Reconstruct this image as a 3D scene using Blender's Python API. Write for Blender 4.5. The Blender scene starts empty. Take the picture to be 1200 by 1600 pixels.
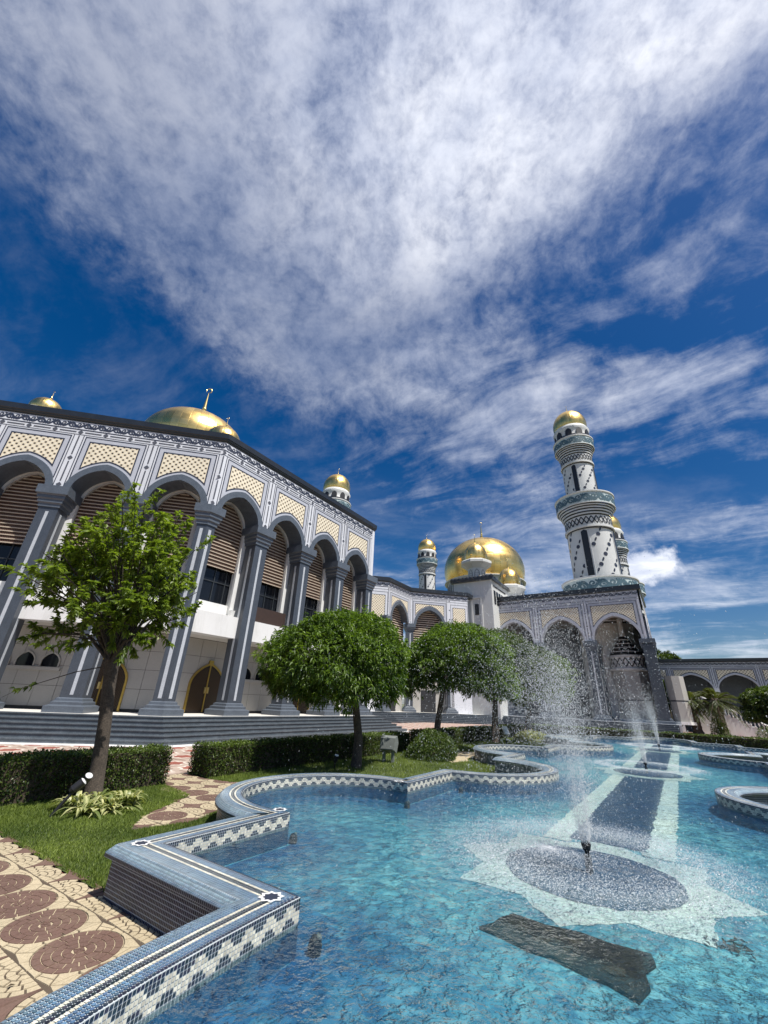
import bpy, math, random
import numpy as np
from math import sin, cos, radians, pi, sqrt, atan2, hypot

# ------------------------------------------------------------------ camera, sky, sun, exposure
SC = bpy.context.scene
COL = SC.collection
CAM_H = 2.0
PITCH, ROLL, FPX = 24.97, 2.47, 636.98
cam_d = bpy.data.cameras.new('camera')
cam = bpy.data.objects.new('camera', cam_d); COL.objects.link(cam)
cam_d.sensor_fit = 'HORIZONTAL'; cam_d.sensor_width = 36.0
cam_d.lens = 36.0 * FPX / 1200.0
cam_d.clip_start = 0.05; cam_d.clip_end = 3000
_th, _ro = radians(PITCH), radians(ROLL)
_r = np.array([1, 0, 0.]); _u = np.array([0, -sin(_th), cos(_th)]); _f = np.array([0, cos(_th), sin(_th)])
_ir = cos(_ro) * _r + sin(_ro) * _u
_iu = -sin(_ro) * _r + cos(_ro) * _u
from mathutils import Matrix, Vector
cam.matrix_world = Matrix(((_ir[0], _iu[0], -_f[0], 0), (_ir[1], _iu[1], -_f[1], 0), (_ir[2], _iu[2], -_f[2], CAM_H), (0, 0, 0, 1)))
SC.camera = cam

SUN_AZ, SUN_EL = 132.0, 62.0
SKY_STRENGTH, SUN_STRENGTH, EXPOSURE = 0.066, 5.0, 0.34
world = bpy.data.worlds.new('World'); SC.world = world; world.use_nodes = True


class NT:
    """small node-tree helper"""
    def __init__(s, tree):
        s.t = tree; s.n = tree.nodes; s.l = tree.links
    def node(s, typ, **kw):
        n = s.n.new(typ)
        for k, v in kw.items():
            setattr(n, k, v)
        return n
    def put(s, sock, v):
        if hasattr(v, 'is_output'):
            s.l.new(v, sock)
        elif isinstance(v, (tuple, list)) and len(v) == 3 and sock.type == 'RGBA':
            sock.default_value = (*v, 1)
        else:
            sock.default_value = v
    def math(s, op, a, b=None, c=None, clamp=False):
        n = s.node('ShaderNodeMath', operation=op, use_clamp=clamp)
        s.put(n.inputs[0], a)
        if b is not None: s.put(n.inputs[1], b)
        if c is not None: s.put(n.inputs[2], c)
        return n.outputs[0]
    def vmath(s, op, a, b=None, scale=None):
        n = s.node('ShaderNodeVectorMath', operation=op)
        s.put(n.inputs[0], a)
        if b is not None: s.put(n.inputs[1], b)
        if scale is not None: s.put(n.inputs['Scale'], scale)
        return n.outputs['Value'] if op in ('LENGTH', 'DOT_PRODUCT', 'DISTANCE') else n.outputs[0]
    def noise(s, vec, scale, detail=4, rough=0.55, dist=0.0, dim='3D'):
        n = s.node('ShaderNodeTexNoise', noise_dimensions=dim)
        if vec is not None: s.l.new(vec, n.inputs['Vector'])
        n.inputs['Scale'].default_value = scale; n.inputs['Detail'].default_value = detail
        n.inputs['Roughness'].default_value = rough; n.inputs['Distortion'].default_value = dist
        return n.outputs['Fac']
    def ramp(s, fac, stops):
        n = s.node('ShaderNodeValToRGB'); s.put(n.inputs[0], fac)
        el = n.color_ramp.elements
        while len(el) < len(stops): el.new(0.5)
        for e, (p, c) in zip(el, stops):
            e.position = p; e.color = (*c, 1) if len(c) == 3 else c
        return n.outputs[0]
    def mix(s, fac, a, b, mode='MIX'):
        n = s.node('ShaderNodeMix', data_type='RGBA', blend_type=mode)
        s.put(n.inputs[0], fac); s.put(n.inputs[6], a); s.put(n.inputs[7], b)
        return n.outputs[2]
    def smooth(s, x, lo, hi):
        n = s.node('ShaderNodeMapRange', interpolation_type='SMOOTHSTEP')
        s.put(n.inputs[0], x); n.inputs[1].default_value = lo; n.inputs[2].default_value = hi
        return n.outputs[0]
    def sep(s, v):
        n = s.node('ShaderNodeSeparateXYZ'); s.l.new(v, n.inputs[0]); return n.outputs
    def comb(s, x, y, z=0.0):
        n = s.node('ShaderNodeCombineXYZ')
        for i, v in enumerate((x, y, z)): s.put(n.inputs[i], v)
        return n.outputs[0]


def build_world():
    t = NT(world.node_tree); t.n.clear()
    out = t.node('ShaderNodeOutputWorld'); bg = t.node('ShaderNodeBackground')
    sky = t.node('ShaderNodeTexSky', sky_type='NISHITA')
    sky.sun_disc = False
    sky.sun_elevation = radians(SUN_EL); sky.sun_rotation = radians(SUN_AZ)
    sky.altitude = 0; sky.air_density = 1.0; sky.dust_density = 0.9; sky.ozone_density = 3.0
    co = t.node('ShaderNodeTexCoord').outputs['Generated']
    d = t.sep(co)
    zz = t.math('ADD', t.math('MAXIMUM', d[2], 0.0), 0.10)
    px, py = t.math('DIVIDE', d[0], zz), t.math('DIVIDE', d[1], zz)
    P = t.comb(px, py, 0.0)
    # slow warp, shared by all layers
    wn = t.node('ShaderNodeTexNoise', noise_dimensions='3D'); t.l.new(P, wn.inputs['Vector'])
    wn.inputs['Scale'].default_value = 1.7; wn.inputs['Detail'].default_value = 2.5
    W = t.vmath('SCALE', t.vmath('SUBTRACT', wn.outputs['Color'], (0.5, 0.5, 0.5)), scale=0.36)
    Q = t.vmath('ADD', P, W)
    q = t.sep(Q)
    # the broad altocumulus sheet overhead: a lens reaching towards the upper right
    ax, ay = 0.93, -0.37
    def field(cx, cy, rx, ry, ang):
        ca, sa = cos(ang), sin(ang)
        X = t.math('SUBTRACT', q[0], cx); Y = t.math('SUBTRACT', q[1], cy)
        A = t.math('DIVIDE', t.math('ADD', t.math('MULTIPLY', X, ca), t.math('MULTIPLY', Y, sa)), rx)
        B = t.math('DIVIDE', t.math('SUBTRACT', t.math('MULTIPLY', Y, ca), t.math('MULTIPLY', X, sa)), ry)
        r = t.math('SQRT', t.math('ADD', t.math('MULTIPLY', A, A), t.math('MULTIPLY', B, B)))
        return t.math('SUBTRACT', 1.0, r)
    sheet = t.math('MAXIMUM', field(-0.06, 0.32, 0.62, 0.50, -0.40), field(0.62, -0.05, 0.85, 0.36, -0.55))
    sheet = t.math('MAXIMUM', sheet, t.math('SUBTRACT', field(-0.12, 0.72, 0.48, 0.46, -0.25), 0.12))
    core = t.smooth(t.math('MAXIMUM', field(0.16, 0.26, 0.44, 0.30, -0.5), field(0.62, -0.05, 0.75, 0.30, -0.55)), -0.45, 0.65)
    sheet = t.smooth(sheet, -0.45, 0.50)
    big = t.noise(Q, 2.6, 6, 0.62)
    Pm = t.vmath('ADD', P, t.vmath('SCALE', W, scale=.45))
    dm = t.vmath('ADD', co, t.vmath('SCALE', W, scale=.12))
    fine = t.noise(dm, 13.0, 7, 0.66, 0.25)
    ripple = t.noise(dm, 42.0, 4, 0.62, 0.3)
    dens = t.math('ADD', t.math('MULTIPLY', big, 0.36), t.math('ADD', t.math('MULTIPLY', fine, 0.46), t.math('MULTIPLY', ripple, 0.26)))
    c1 = t.math('MULTIPLY', t.smooth(t.math('ADD', dens, t.math('MULTIPLY', sheet, 0.34)), 0.55, 1.02), t.math('MULTIPLY', t.smooth(sheet, 0.0, 0.6), t.math('ADD', 0.36, t.math('MULTIPLY', core, 0.58))))
    # long cirrus streaks, drawn out along one wind direction
    ang = 0.62
    S = t.comb(t.math('MULTIPLY', t.math('ADD', t.math('MULTIPLY', q[0], cos(ang)), t.math('MULTIPLY', q[1], -sin(ang))), 0.75),
               t.math('MULTIPLY', t.math('ADD', t.math('MULTIPLY', q[0], sin(ang)), t.math('MULTIPLY', q[1], cos(ang))), 1.9), 3.7)
    st = t.math('ADD', t.math('MULTIPLY', t.noise(S, 1.6, 8, 0.62, 0.1), .74), t.math('MULTIPLY', fine, .26))
    right = t.smooth(t.math('ADD', q[0], t.math('MULTIPLY', q[1], 0.16)), -0.30, 0.65)
    c2 = t.math('MULTIPLY', t.smooth(st, 0.46, 0.74), t.math('ADD', t.math('MULTIPLY', right, 0.56), 0.12))
    # veil and small clouds low over the horizon
    lowm = t.smooth(d[2], 0.55, 0.05)
    LO = t.comb(t.math('MULTIPLY', px, 0.55), t.math('MULTIPLY', py, 0.9), 8.0)
    c3 = t.math('MULTIPLY', t.smooth(t.noise(LO, 1.6, 8, 0.62, 0.3), 0.42, 0.76), t.math('MULTIPLY', lowm, 0.85))
    az = t.node('ShaderNodeMath', operation='ARCTAN2'); t.l.new(d[0], az.inputs[0]); t.l.new(d[1], az.inputs[1])
    ce = t.math('SQRT', t.math('ADD', t.math('POWER', t.math('DIVIDE', t.math('SUBTRACT', az.outputs[0], 0.600), 0.085), 2.0),
                               t.math('POWER', t.math('DIVIDE', t.math('SUBTRACT', d[2], 0.275), 0.042), 2.0)))
    puff = t.math('SUBTRACT', t.math('SUBTRACT', 1.25, ce), t.math('MULTIPLY', t.math('SUBTRACT', t.noise(co, 22.0, 6, 0.6), 0.5), -2.2))
    c4 = t.smooth(puff, 0.25, 0.9)
    cl = t.math('SUBTRACT', 1.0, t.math('MULTIPLY', t.math('SUBTRACT', 1.0, c1), t.math('MULTIPLY', t.math('SUBTRACT', 1.0, c2),
                t.math('MULTIPLY', t.math('SUBTRACT', 1.0, c3), t.math('SUBTRACT', 1.0, c4)))))
    hs = t.node('ShaderNodeHueSaturation'); hs.inputs['Saturation'].default_value = 1.45; hs.inputs['Hue'].default_value = 0.507
    hs.inputs['Value'].default_value = 1.0
    t.l.new(sky.outputs[0], hs.inputs['Color'])
    white = t.mix(t.smooth(big, 0.35, 0.70), (9.6, 10.3, 12.2), (15.5, 15.7, 16.4))
    colr = t.mix(t.math('MULTIPLY', cl, 0.90), hs.outputs[0], white)
    t.l.new(colr, bg.inputs[0]); bg.inputs[1].default_value = SKY_STRENGTH
    t.l.new(bg.outputs[0], out.inputs[0])


build_world()
sun_d = bpy.data.lights.new('sun', 'SUN'); sun_d.energy = SUN_STRENGTH; sun_d.angle = radians(0.5); sun_d.color = (1.0, 0.955, 0.88)
sun = bpy.data.objects.new('sun', sun_d); COL.objects.link(sun)
_s = Vector((sin(radians(SUN_AZ)) * cos(radians(SUN_EL)), cos(radians(SUN_AZ)) * cos(radians(SUN_EL)), sin(radians(SUN_EL))))
sun.rotation_euler = _s.to_track_quat('Z', 'Y').to_euler(); sun.location = _s * 60
SC.view_settings.view_transform = 'Standard'; SC.view_settings.look = 'None'
SC.view_settings.exposure = EXPOSURE; SC.view_settings.gamma = 1.0; SC.view_settings.use_curve_mapping = False
SC.cycles.max_bounces = 8; SC.cycles.transparent_max_bounces = 16; SC.cycles.caustics_reflective = False; SC.cycles.caustics_refractive = False
SC.cycles.use_denoising = True
RNG = np.random.default_rng(7); random.seed(7)

# ------------------------------------------------------------------ plan frames
AZL, AZR = 79.13, 34.13                     # the octagon's directions (compass degrees, +Y = 0)
def dirv(az): return np.array([sin(radians(az)), cos(radians(az))])
EU = dirv(AZR); EV = np.array([EU[1], -EU[0]])
def ud(u, d):                               # pool frame: u along the pool, d metres left of its axis
    p = u * EU - (d + 1.4) * EV
    return float(p[0]), float(p[1])
def to_ud(x, y): return x * EU[0] + y * EU[1], -(x * EV[0] + y * EV[1]) - 1.4
BEND = np.array([-10.13, 21.75])

# ------------------------------------------------------------------ materials
M = {}
def principled(name, base=(.5, .5, .5), rough=.6, metal=0.0, spec=0.5, var=0.0, scale=4.0, fine=0.0, fscale=60.0, bump=0.0, bscale=40.0, stain=None, stain_amt=0.0, stain_scale=0.8, rvar=0.0, run=1.0):
    m = bpy.data.materials.new(name); m.use_nodes = True
    t = NT(m.node_tree); t.n.clear()
    out = t.node('ShaderNodeOutputMaterial'); b = t.node('ShaderNodeBsdfPrincipled')
    t.l.new(b.outputs[0], out.inputs[0])
    b.inputs['Roughness'].default_value = rough; b.inputs['Metallic'].default_value = metal
    b.inputs['Specular IOR Level'].default_value = spec
    pos = t.node('ShaderNodeNewGeometry').outputs['Position']
    c = tuple(base)
    if var or fine or stain:
        cs = t.node('ShaderNodeRGB').outputs[0]; cs.default_value = (*base, 1); c = cs
        if var:
            n = t.noise(pos, scale, 5, 0.6)
            c = t.mix(1.0, c, t.ramp(n, [(0.25, (1 - var,) * 3), (0.75, (1 + var,) * 3)]), 'MULTIPLY')
        if fine:
            n = t.noise(pos, fscale, 3, 0.7)
            c = t.mix(1.0, c, t.ramp(n, [(0.35, (1 - fine,) * 3), (0.65, (1 + fine,) * 3)]), 'MULTIPLY')
        if stain:
            n = t.noise(t.vmath('MULTIPLY', pos, (1.0, 1.0, run)), stain_scale, 7, 0.68, 0.6)
            c = t.mix(t.math('MULTIPLY', t.smooth(n, 0.48, 0.75), stain_amt), c, stain)
    t.put(b.inputs['Base Color'], c)
    if rvar:
        t.put(b.inputs['Roughness'], t.math('ADD', rough - rvar / 2, t.math('MULTIPLY', t.noise(pos, scale * 2, 4), rvar)))
    if bump:
        bn = t.node('ShaderNodeBump'); bn.inputs['Strength'].default_value = bump; bn.inputs['Distance'].default_value = 0.01
        t.l.new(t.noise(pos, bscale, 4, 0.6), bn.inputs['Height']); t.l.new(bn.outputs[0], b.inputs['Normal'])
    M[name] = m
    return m


principled('facade_white', (.66, .68, .73), .45, var=.05, scale=1.2, fine=.05, fscale=30, stain=(.40, .41, .43), stain_amt=.5, stain_scale=1.6, run=.12)
principled('facade_grey', (.47, .49, .55), .45, var=.05, scale=1.5, fine=.05, fscale=30)
principled('wall_white', (.74, .74, .73), .5, var=.04, scale=.9, fine=.05, fscale=40, stain=(.48, .47, .43), stain_amt=.5, stain_scale=1.8, run=.15)
principled('tower_white', (.58, .59, .58), .55, var=.05, scale=.8, fine=.04, fscale=30, stain=(.40, .41, .40), stain_amt=.5, stain_scale=.8, run=.12)
principled('granite_dark', (.060, .071, .090), .32, var=.12, scale=3, fine=.35, fscale=55, rvar=.15)
principled('granite_mid', (.094, .112, .138), .35, var=.15, scale=3, fine=.35, fscale=50, rvar=.15)
principled('granite_step', (.085, .103, .122), .33, var=.22, scale=2.0, fine=.4, fscale=45, rvar=.25, stain=(.24, .26, .28), stain_amt=.35, stain_scale=2.2)
principled('granite_light', (.46, .49, .53), .4, var=.06, scale=3, fine=.3, fscale=60)
principled('cornice_dark', (.022, .026, .032), .3, var=.2, scale=2)
principled('navy_inlay', (.030, .037, .062), .4, var=.1, scale=5)
principled('grey_inlay', (.085, .09, .11), .45, var=.1, scale=5)
principled('stone_panel', (.42, .405, .375), .35, var=.05, scale=1.3, fine=.16, fscale=70, stain=(.40, .385, .35), stain_amt=.35, stain_scale=.9)
principled('joint_dark', (.06, .058, .052), .8)
principled('soffit', (.62, .60, .56), .7, var=.05)
principled('gold_paint', (.62, .42, .10), .35, metal=.75, var=.12, scale=6)
principled('brass', (.75, .58, .25), .3, metal=1.0)
principled('door_dark', (.022, .015, .011), .45, var=.2, scale=6)
principled('door_lattice', (.10, .062, .03), .4, metal=.3)
principled('ceiling_brown', (.20, .165, .13), .7, var=.1)
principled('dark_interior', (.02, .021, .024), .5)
principled('window_glass', (.008, .010, .014), .08, spec=.35)
principled('window_frame', (.03, .035, .04), .4)
principled('screen_wood', (.115, .062, .042), .55, var=.15, scale=3)
principled('screen_slat', (.50, .42, .335), .5, var=.10, scale=3)
principled('screen_dark', (.040, .022, .016), .6, var=.2, scale=5)
principled('bark', (.066, .052, .040), .9, var=.4, scale=9, fine=.5, fscale=45, bump=1.0, bscale=60)
principled('bark_dark', (.055, .045, .036), .9, var=.4, scale=9, fine=.4, fscale=45, bump=1.0, bscale=60)
principled('soil', (.06, .045, .03), .95, var=.3, scale=9, bump=.8, bscale=40)
principled('lamp_black', (.02, .02, .022), .45, var=.1)
principled('lamp_white', (.72, .73, .72), .35, var=.05)
principled('lamp_grey', (.17, .185, .175), .5, var=.15, scale=8)
principled('nozzle_metal', (.03, .03, .032), .35, metal=.6)
principled('minaret_white', (.64, .645, .635), .5, var=.05, scale=.8, fine=.04, fscale=20, stain=(.46, .46, .44), stain_amt=.45, stain_scale=.8, run=.12)
principled('minaret_blue', (.50, .585, .59), .45, var=.06, scale=1.0)
principled('minaret_teal', (.075, .135, .165), .45, var=.1, scale=1.0)
principled('minaret_black', (.018, .02, .024), .4)
principled('paver_cream', (.45, .375, .25), .75, var=.14, scale=1.1, fine=.16, fscale=70, stain=(.30, .25, .16), stain_amt=.55, stain_scale=1.6, bump=.25, bscale=90)
principled('paver_brown', (.135, .078, .060), .8, var=.18, scale=1.4, fine=.18, fscale=70, stain=(.20, .14, .10), stain_amt=.6, stain_scale=2.4, bump=.25, bscale=90)
principled('paver_joint_dark', (.085, .062, .042), .9, var=.2, scale=3)
principled('concrete_far', (.46, .42, .35), .85, var=.1, scale=.5)
principled('trunk_palm', (.13, .10, .075), .9, var=.35, scale=6, bump=.8, bscale=20)
principled('slab_dark', (.014, .012, .010), .7, var=.4, scale=7, fine=.3, fscale=40, stain=(.07, .055, .028), stain_amt=.7, stain_scale=5)
principled('dry_leaf', (.07, .05, .03), .8, var=.3, scale=20)


def gold_material():
    """gilded panels: each panel of the shell has its own gloss, with fine seams between"""
    m = bpy.data.materials.new('gold_leaf'); m.use_nodes = True
    t = NT(m.node_tree); t.n.clear()
    out = t.node('ShaderNodeOutputMaterial'); b = t.node('ShaderNodeBsdfPrincipled'); t.l.new(b.outputs[0], out.inputs[0])
    pos = t.node('ShaderNodeNewGeometry').outputs['Position']
    ob = t.sep(t.node('ShaderNodeTexCoord').outputs['Object'])
    an = t.math('MULTIPLY', t.math('ARCTAN2', ob[1], ob[0]), 40 / (2 * pi)); zz = t.math('MULTIPLY', ob[2], 1.15)
    w = t.node('ShaderNodeTexWhiteNoise', noise_dimensions='2D'); t.l.new(t.comb(t.math('FLOOR', an), t.math('FLOOR', zz)), w.inputs['Vector'])
    fa = t.math('ABSOLUTE', t.math('SUBTRACT', t.math('FRACT', an), .5)); fz = t.math('ABSOLUTE', t.math('SUBTRACT', t.math('FRACT', zz), .5))
    seam = t.math('MAXIMUM', t.smooth(fa, .468, .495), t.smooth(fz, .465, .495))
    n = t.noise(pos, .55, 5, .6)
    c = t.ramp(t.math('ADD', t.math('MULTIPLY', n, .7), t.math('MULTIPLY', w.outputs[0], .3)), [(.3, (.94, .60, .17)), (.7, (1.0, .71, .27))])
    t.put(b.inputs['Base Color'], t.mix(t.math('MULTIPLY', seam, .55), c, (.36, .21, .05)))
    b.inputs['Metallic'].default_value = 1.0
    t.put(b.inputs['Roughness'], t.math('ADD', .20, t.math('ADD', t.math('MULTIPLY', t.noise(pos, 1.3, 4), .12), t.math('MULTIPLY', w.outputs[0], .08))))
    bn = t.node('ShaderNodeBump'); bn.inputs['Strength'].default_value = .22; bn.inputs['Distance'].default_value = .05
    t.l.new(t.math('SUBTRACT', t.math('ADD', t.noise(pos, 1.2, 3, .5), t.math('MULTIPLY', w.outputs[0], .18)), t.math('MULTIPLY', seam, .5)), bn.inputs['Height']); t.l.new(bn.outputs[0], b.inputs['Normal'])
    M['gold'] = m


def panel_material():
    """cream tiles with a lattice of dark eight-pointed dots; coordinates come from the panel's own UV in metres"""
    m = bpy.data.materials.new('cream_tile'); m.use_nodes = True
    t = NT(m.node_tree); t.n.clear()
    out = t.node('ShaderNodeOutputMaterial'); b = t.node('ShaderNodeBsdfPrincipled'); t.l.new(b.outputs[0], out.inputs[0])
    b.inputs['Roughness'].default_value = .4
    uv = t.node('ShaderNodeUVMap').outputs[0]
    s = t.sep(uv)
    k = 1 / 0.34
    def cell(ox, oy):
        fx = t.math('SUBTRACT', t.math('FRACT', t.math('ADD', t.math('MULTIPLY', s[0], k), ox)), .5)
        fy = t.math('SUBTRACT', t.math('FRACT', t.math('ADD', t.math('MULTIPLY', s[1], k), oy)), .5)
        return fx, fy
    def dist(ox, oy):
        fx, fy = cell(ox, oy)
        ax, ay = t.math('ABSOLUTE', fx), t.math('ABSOLUTE', fy)
        return t.math('MINIMUM', t.math('MAXIMUM', ax, ay), t.math('MULTIPLY', t.math('ADD', ax, ay), .72))
    dd = t.math('MINIMUM', dist(0, 0), dist(.5, .5))
    dl = t.math('MINIMUM', dist(.5, 0), dist(0, .5))
    dots = t.smooth(dd, .155, .135); lat = t.smooth(dl, .17, .15)
    pos = t.node('ShaderNodeNewGeometry').outputs['Position']
    c = t.mix(lat, (.76, .67, .50), (.82, .76, .62))
    c = t.mix(dots, c, (.075, .06, .045))
    c = t.mix(1.0, c, t.ramp(t.noise(pos, 1.5, 5), [(.3, (.93,) * 3), (.7, (1.06,) * 3)]), 'MULTIPLY')
    t.l.new(c, b.inputs['Base Color']); M['cream_tile'] = m


def plaza_material():
    m = bpy.data.materials.new('plaza_paving'); m.use_nodes = True
    t = NT(m.node_tree); t.n.clear()
    out = t.node('ShaderNodeOutputMaterial'); b = t.node('ShaderNodeBsdfPrincipled'); t.l.new(b.outputs[0], out.inputs[0])
    b.inputs['Roughness'].default_value = .7
    pos = t.node('ShaderNodeNewGeometry').outputs['Position']
    s = t.sep(pos)
    u = t.math('ADD', t.math('MULTIPLY', s[0], EU[0]), t.math('MULTIPLY', s[1], EU[1]))
    v = t.math('ADD', t.math('MULTIPLY', s[0], EV[0]), t.math('MULTIPLY', s[1], EV[1]))
    per = 2.4
    def tri(x): return t.math('PINGPONG', x, per / 2)
    a = t.math('ABSOLUTE', t.math('SUBTRACT', tri(u), per / 4)); c_ = t.math('ABSOLUTE', t.math('SUBTRACT', tri(v), per / 4))
    f = t.math('MINIMUM', t.math('MAXIMUM', a, c_), t.math('MULTIPLY', t.math('ADD', a, c_), .72))
    red = t.smooth(f, .30, .285); line = t.smooth(f, .37, .36); brown = t.smooth(f, .545, .56)
    c = t.mix(line, (.42, .33, .27), (.60, .55, .48)); c = t.mix(red, c, (.27, .085, .06)); c = t.mix(brown, c, (.25, .17, .135))
    c = t.mix(1.0, c, t.ramp(t.noise(pos, 1.2, 6, .65), [(.3, (.82,) * 3), (.7, (1.12,) * 3)]), 'MULTIPLY')
    t.l.new(c, b.inputs['Base Color']); M['plaza'] = m


def tile_material():
    m = bpy.data.materials.new('mosaic_tile'); m.use_nodes = True
    t = NT(m.node_tree); t.n.clear()
    out = t.node('ShaderNodeOutputMaterial'); b = t.node('ShaderNodeBsdfPrincipled'); t.l.new(b.outputs[0], out.inputs[0])
    a = t.node('ShaderNodeAttribute'); a.attribute_name = 'tint'
    pos = t.node('ShaderNodeNewGeometry').outputs['Position']
    c = t.mix(1.0, a.outputs['Color'], t.ramp(t.noise(pos, 2.2, 5, .6), [(.3, (.85,) * 3), (.7, (1.12,) * 3)]), 'MULTIPLY')
    c = t.mix(t.math('MULTIPLY', t.smooth(t.noise(pos, 5.0, 6, .7), .52, .8), .35), c, (.22, .22, .20))
    t.l.new(c, b.inputs['Base Color']); t.put(b.inputs['Roughness'], t.math('ADD', .16, t.math('MULTIPLY', t.noise(pos, 9, 3), .3)))
    M['mosaic'] = m


def leaf_material(name, dark, light, trans=.35, rough=.42):
    m = bpy.data.materials.new(name); m.use_nodes = True
    t = NT(m.node_tree); t.n.clear()
    out = t.node('ShaderNodeOutputMaterial'); b = t.node('ShaderNodeBsdfPrincipled'); tr = t.node('ShaderNodeBsdfTranslucent'); mx = t.node('ShaderNodeMixShader')
    a = t.node('ShaderNodeAttribute'); a.attribute_name = 'tint'
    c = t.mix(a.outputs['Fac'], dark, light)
    t.l.new(c, b.inputs['Base Color']); b.inputs['Roughness'].default_value = rough; b.inputs['Specular IOR Level'].default_value = .45
    t.l.new(t.mix(1.0, c, (1.25, 1.3, .55), 'MULTIPLY'), tr.inputs['Color'])
    mx.inputs[0].default_value = trans
    t.l.new(b.outputs[0], mx.inputs[1]); t.l.new(tr.outputs[0], mx.inputs[2]); t.l.new(mx.outputs[0], out.inputs[0])
    M[name] = m


def water_material():
    m = bpy.data.materials.new('pool_water'); m.use_nodes = True
    t = NT(m.node_tree); t.n.clear()
    out = t.node('ShaderNodeOutputMaterial')
    gl = t.node('ShaderNodeBsdfGlossy'); gl.inputs['Roughness'].default_value = .03
    tr = t.node('ShaderNodeBsdfTransparent'); tr.inputs[0].default_value = (.80, .93, .95, 1)
    rf = t.node('ShaderNodeBsdfRefraction'); rf.inputs['IOR'].default_value = 1.33; rf.inputs['Roughness'].default_value = 0.0; rf.inputs['Color'].default_value = (.80, .93, .95, 1)
    fr = t.node('ShaderNodeFresnel'); fr.inputs['IOR'].default_value = 1.33
    pos = t.node('ShaderNodeNewGeometry').outputs['Position']
    h = t.math('ADD', t.math('MULTIPLY', t.noise(pos, 3.2, 3, .55, .8), .75), t.math('ADD', t.math('MULTIPLY', t.noise(pos, 9.0, 3, .6, 1.0), .42), t.math('MULTIPLY', t.noise(pos, 24.0, 2, .6, .5), .12)))
    bn = t.node('ShaderNodeBump'); bn.inputs['Strength'].default_value = .95; bn.inputs['Distance'].default_value = .12
    t.l.new(h, bn.inputs['Height'])
    for n in (gl, rf, fr): t.l.new(bn.outputs[0], n.inputs['Normal'])
    body = t.node('ShaderNodeMixShader'); body.inputs[0].default_value = .12
    t.l.new(tr.outputs[0], body.inputs[1]); t.l.new(rf.outputs[0], body.inputs[2])
    mx = t.node('ShaderNodeMixShader'); t.l.new(fr.outputs[0], mx.inputs[0]); t.l.new(body.outputs[0], mx.inputs[1]); t.l.new(gl.outputs[0], mx.inputs[2])
    t.l.new(mx.outputs[0], out.inputs[0]); M['water'] = m
    # spray and foam: bright, partly see-through drops
    m = bpy.data.materials.new('spray'); m.use_nodes = True
    t = NT(m.node_tree); t.n.clear(); out = t.node('ShaderNodeOutputMaterial')
    b = t.node('ShaderNodeBsdfPrincipled'); b.inputs['Base Color'].default_value = (.86, .90, .93, 1); b.inputs['Roughness'].default_value = .12
    tr = t.node('ShaderNodeBsdfTransparent'); mx = t.node('ShaderNodeMixShader'); mx.inputs[0].default_value = .50
    t.l.new(tr.outputs[0], mx.inputs[1]); t.l.new(b.outputs[0], mx.inputs[2]); t.l.new(mx.outputs[0], out.inputs[0]); M['spray'] = m


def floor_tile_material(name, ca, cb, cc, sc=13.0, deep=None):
    """pool-floor tile colour: a warped light-and-dark mottle stands in for ripple light"""
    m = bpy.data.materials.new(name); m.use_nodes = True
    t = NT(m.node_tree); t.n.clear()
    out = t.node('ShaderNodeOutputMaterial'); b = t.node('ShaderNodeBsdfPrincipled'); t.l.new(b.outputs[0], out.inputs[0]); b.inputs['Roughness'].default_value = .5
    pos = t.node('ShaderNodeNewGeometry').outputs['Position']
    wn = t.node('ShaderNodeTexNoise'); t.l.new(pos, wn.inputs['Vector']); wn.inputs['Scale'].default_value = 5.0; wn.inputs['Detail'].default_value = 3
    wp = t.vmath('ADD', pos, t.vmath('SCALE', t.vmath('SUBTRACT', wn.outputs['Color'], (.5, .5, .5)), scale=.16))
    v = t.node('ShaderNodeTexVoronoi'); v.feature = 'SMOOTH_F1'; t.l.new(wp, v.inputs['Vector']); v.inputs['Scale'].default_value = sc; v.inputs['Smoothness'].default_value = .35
    f = t.math('ADD', t.math('MULTIPLY', t.sep(v.outputs['Color'])[0], .55), t.math('MULTIPLY', t.noise(wp, 9.0, 5, .7, 1.6), .45))  # warped chips and noise paint the water's ripple light into the floor
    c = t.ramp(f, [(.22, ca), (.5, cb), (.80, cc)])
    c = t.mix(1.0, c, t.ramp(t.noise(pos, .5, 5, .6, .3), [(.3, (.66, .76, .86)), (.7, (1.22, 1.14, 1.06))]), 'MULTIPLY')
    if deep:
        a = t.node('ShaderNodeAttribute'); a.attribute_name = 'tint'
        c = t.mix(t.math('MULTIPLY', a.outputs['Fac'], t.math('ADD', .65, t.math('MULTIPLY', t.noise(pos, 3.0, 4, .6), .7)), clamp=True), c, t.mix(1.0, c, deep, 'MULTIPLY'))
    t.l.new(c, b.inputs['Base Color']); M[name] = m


gold_material(); panel_material(); plaza_material(); tile_material(); water_material()
floor_tile_material('floor_turquoise', (.065, .23, .34), (.125, .38, .47), (.28, .57, .62), 9.0)
floor_tile_material('floor_shaded', (.065, .23, .34), (.125, .38, .47), (.28, .57, .62), 9.0, (.19, .32, .56))  # turquoise copy with shading towards the wall painted in
floor_tile_material('floor_navy', (.030, .065, .13), (.045, .09, .17), (.07, .12, .20))
floor_tile_material('floor_cream', (.78, .82, .74), (.87, .89, .82), (.92, .93, .90))
leaf_material('leaf_sparse', (.040, .082, .014), (.25, .34, .042), .45)
leaf_material('leaf_dense', (.026, .062, .012), (.20, .31, .036), .38)
leaf_material('leaf_deep', (.020, .046, .013), (.14, .20, .036), .32)
leaf_material('leaf_hedge', (.015, .036, .010), (.17, .24, .035), .32)
leaf_material('leaf_grass', (.060, .105, .016), (.26, .33, .055), .35, .6)
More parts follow.
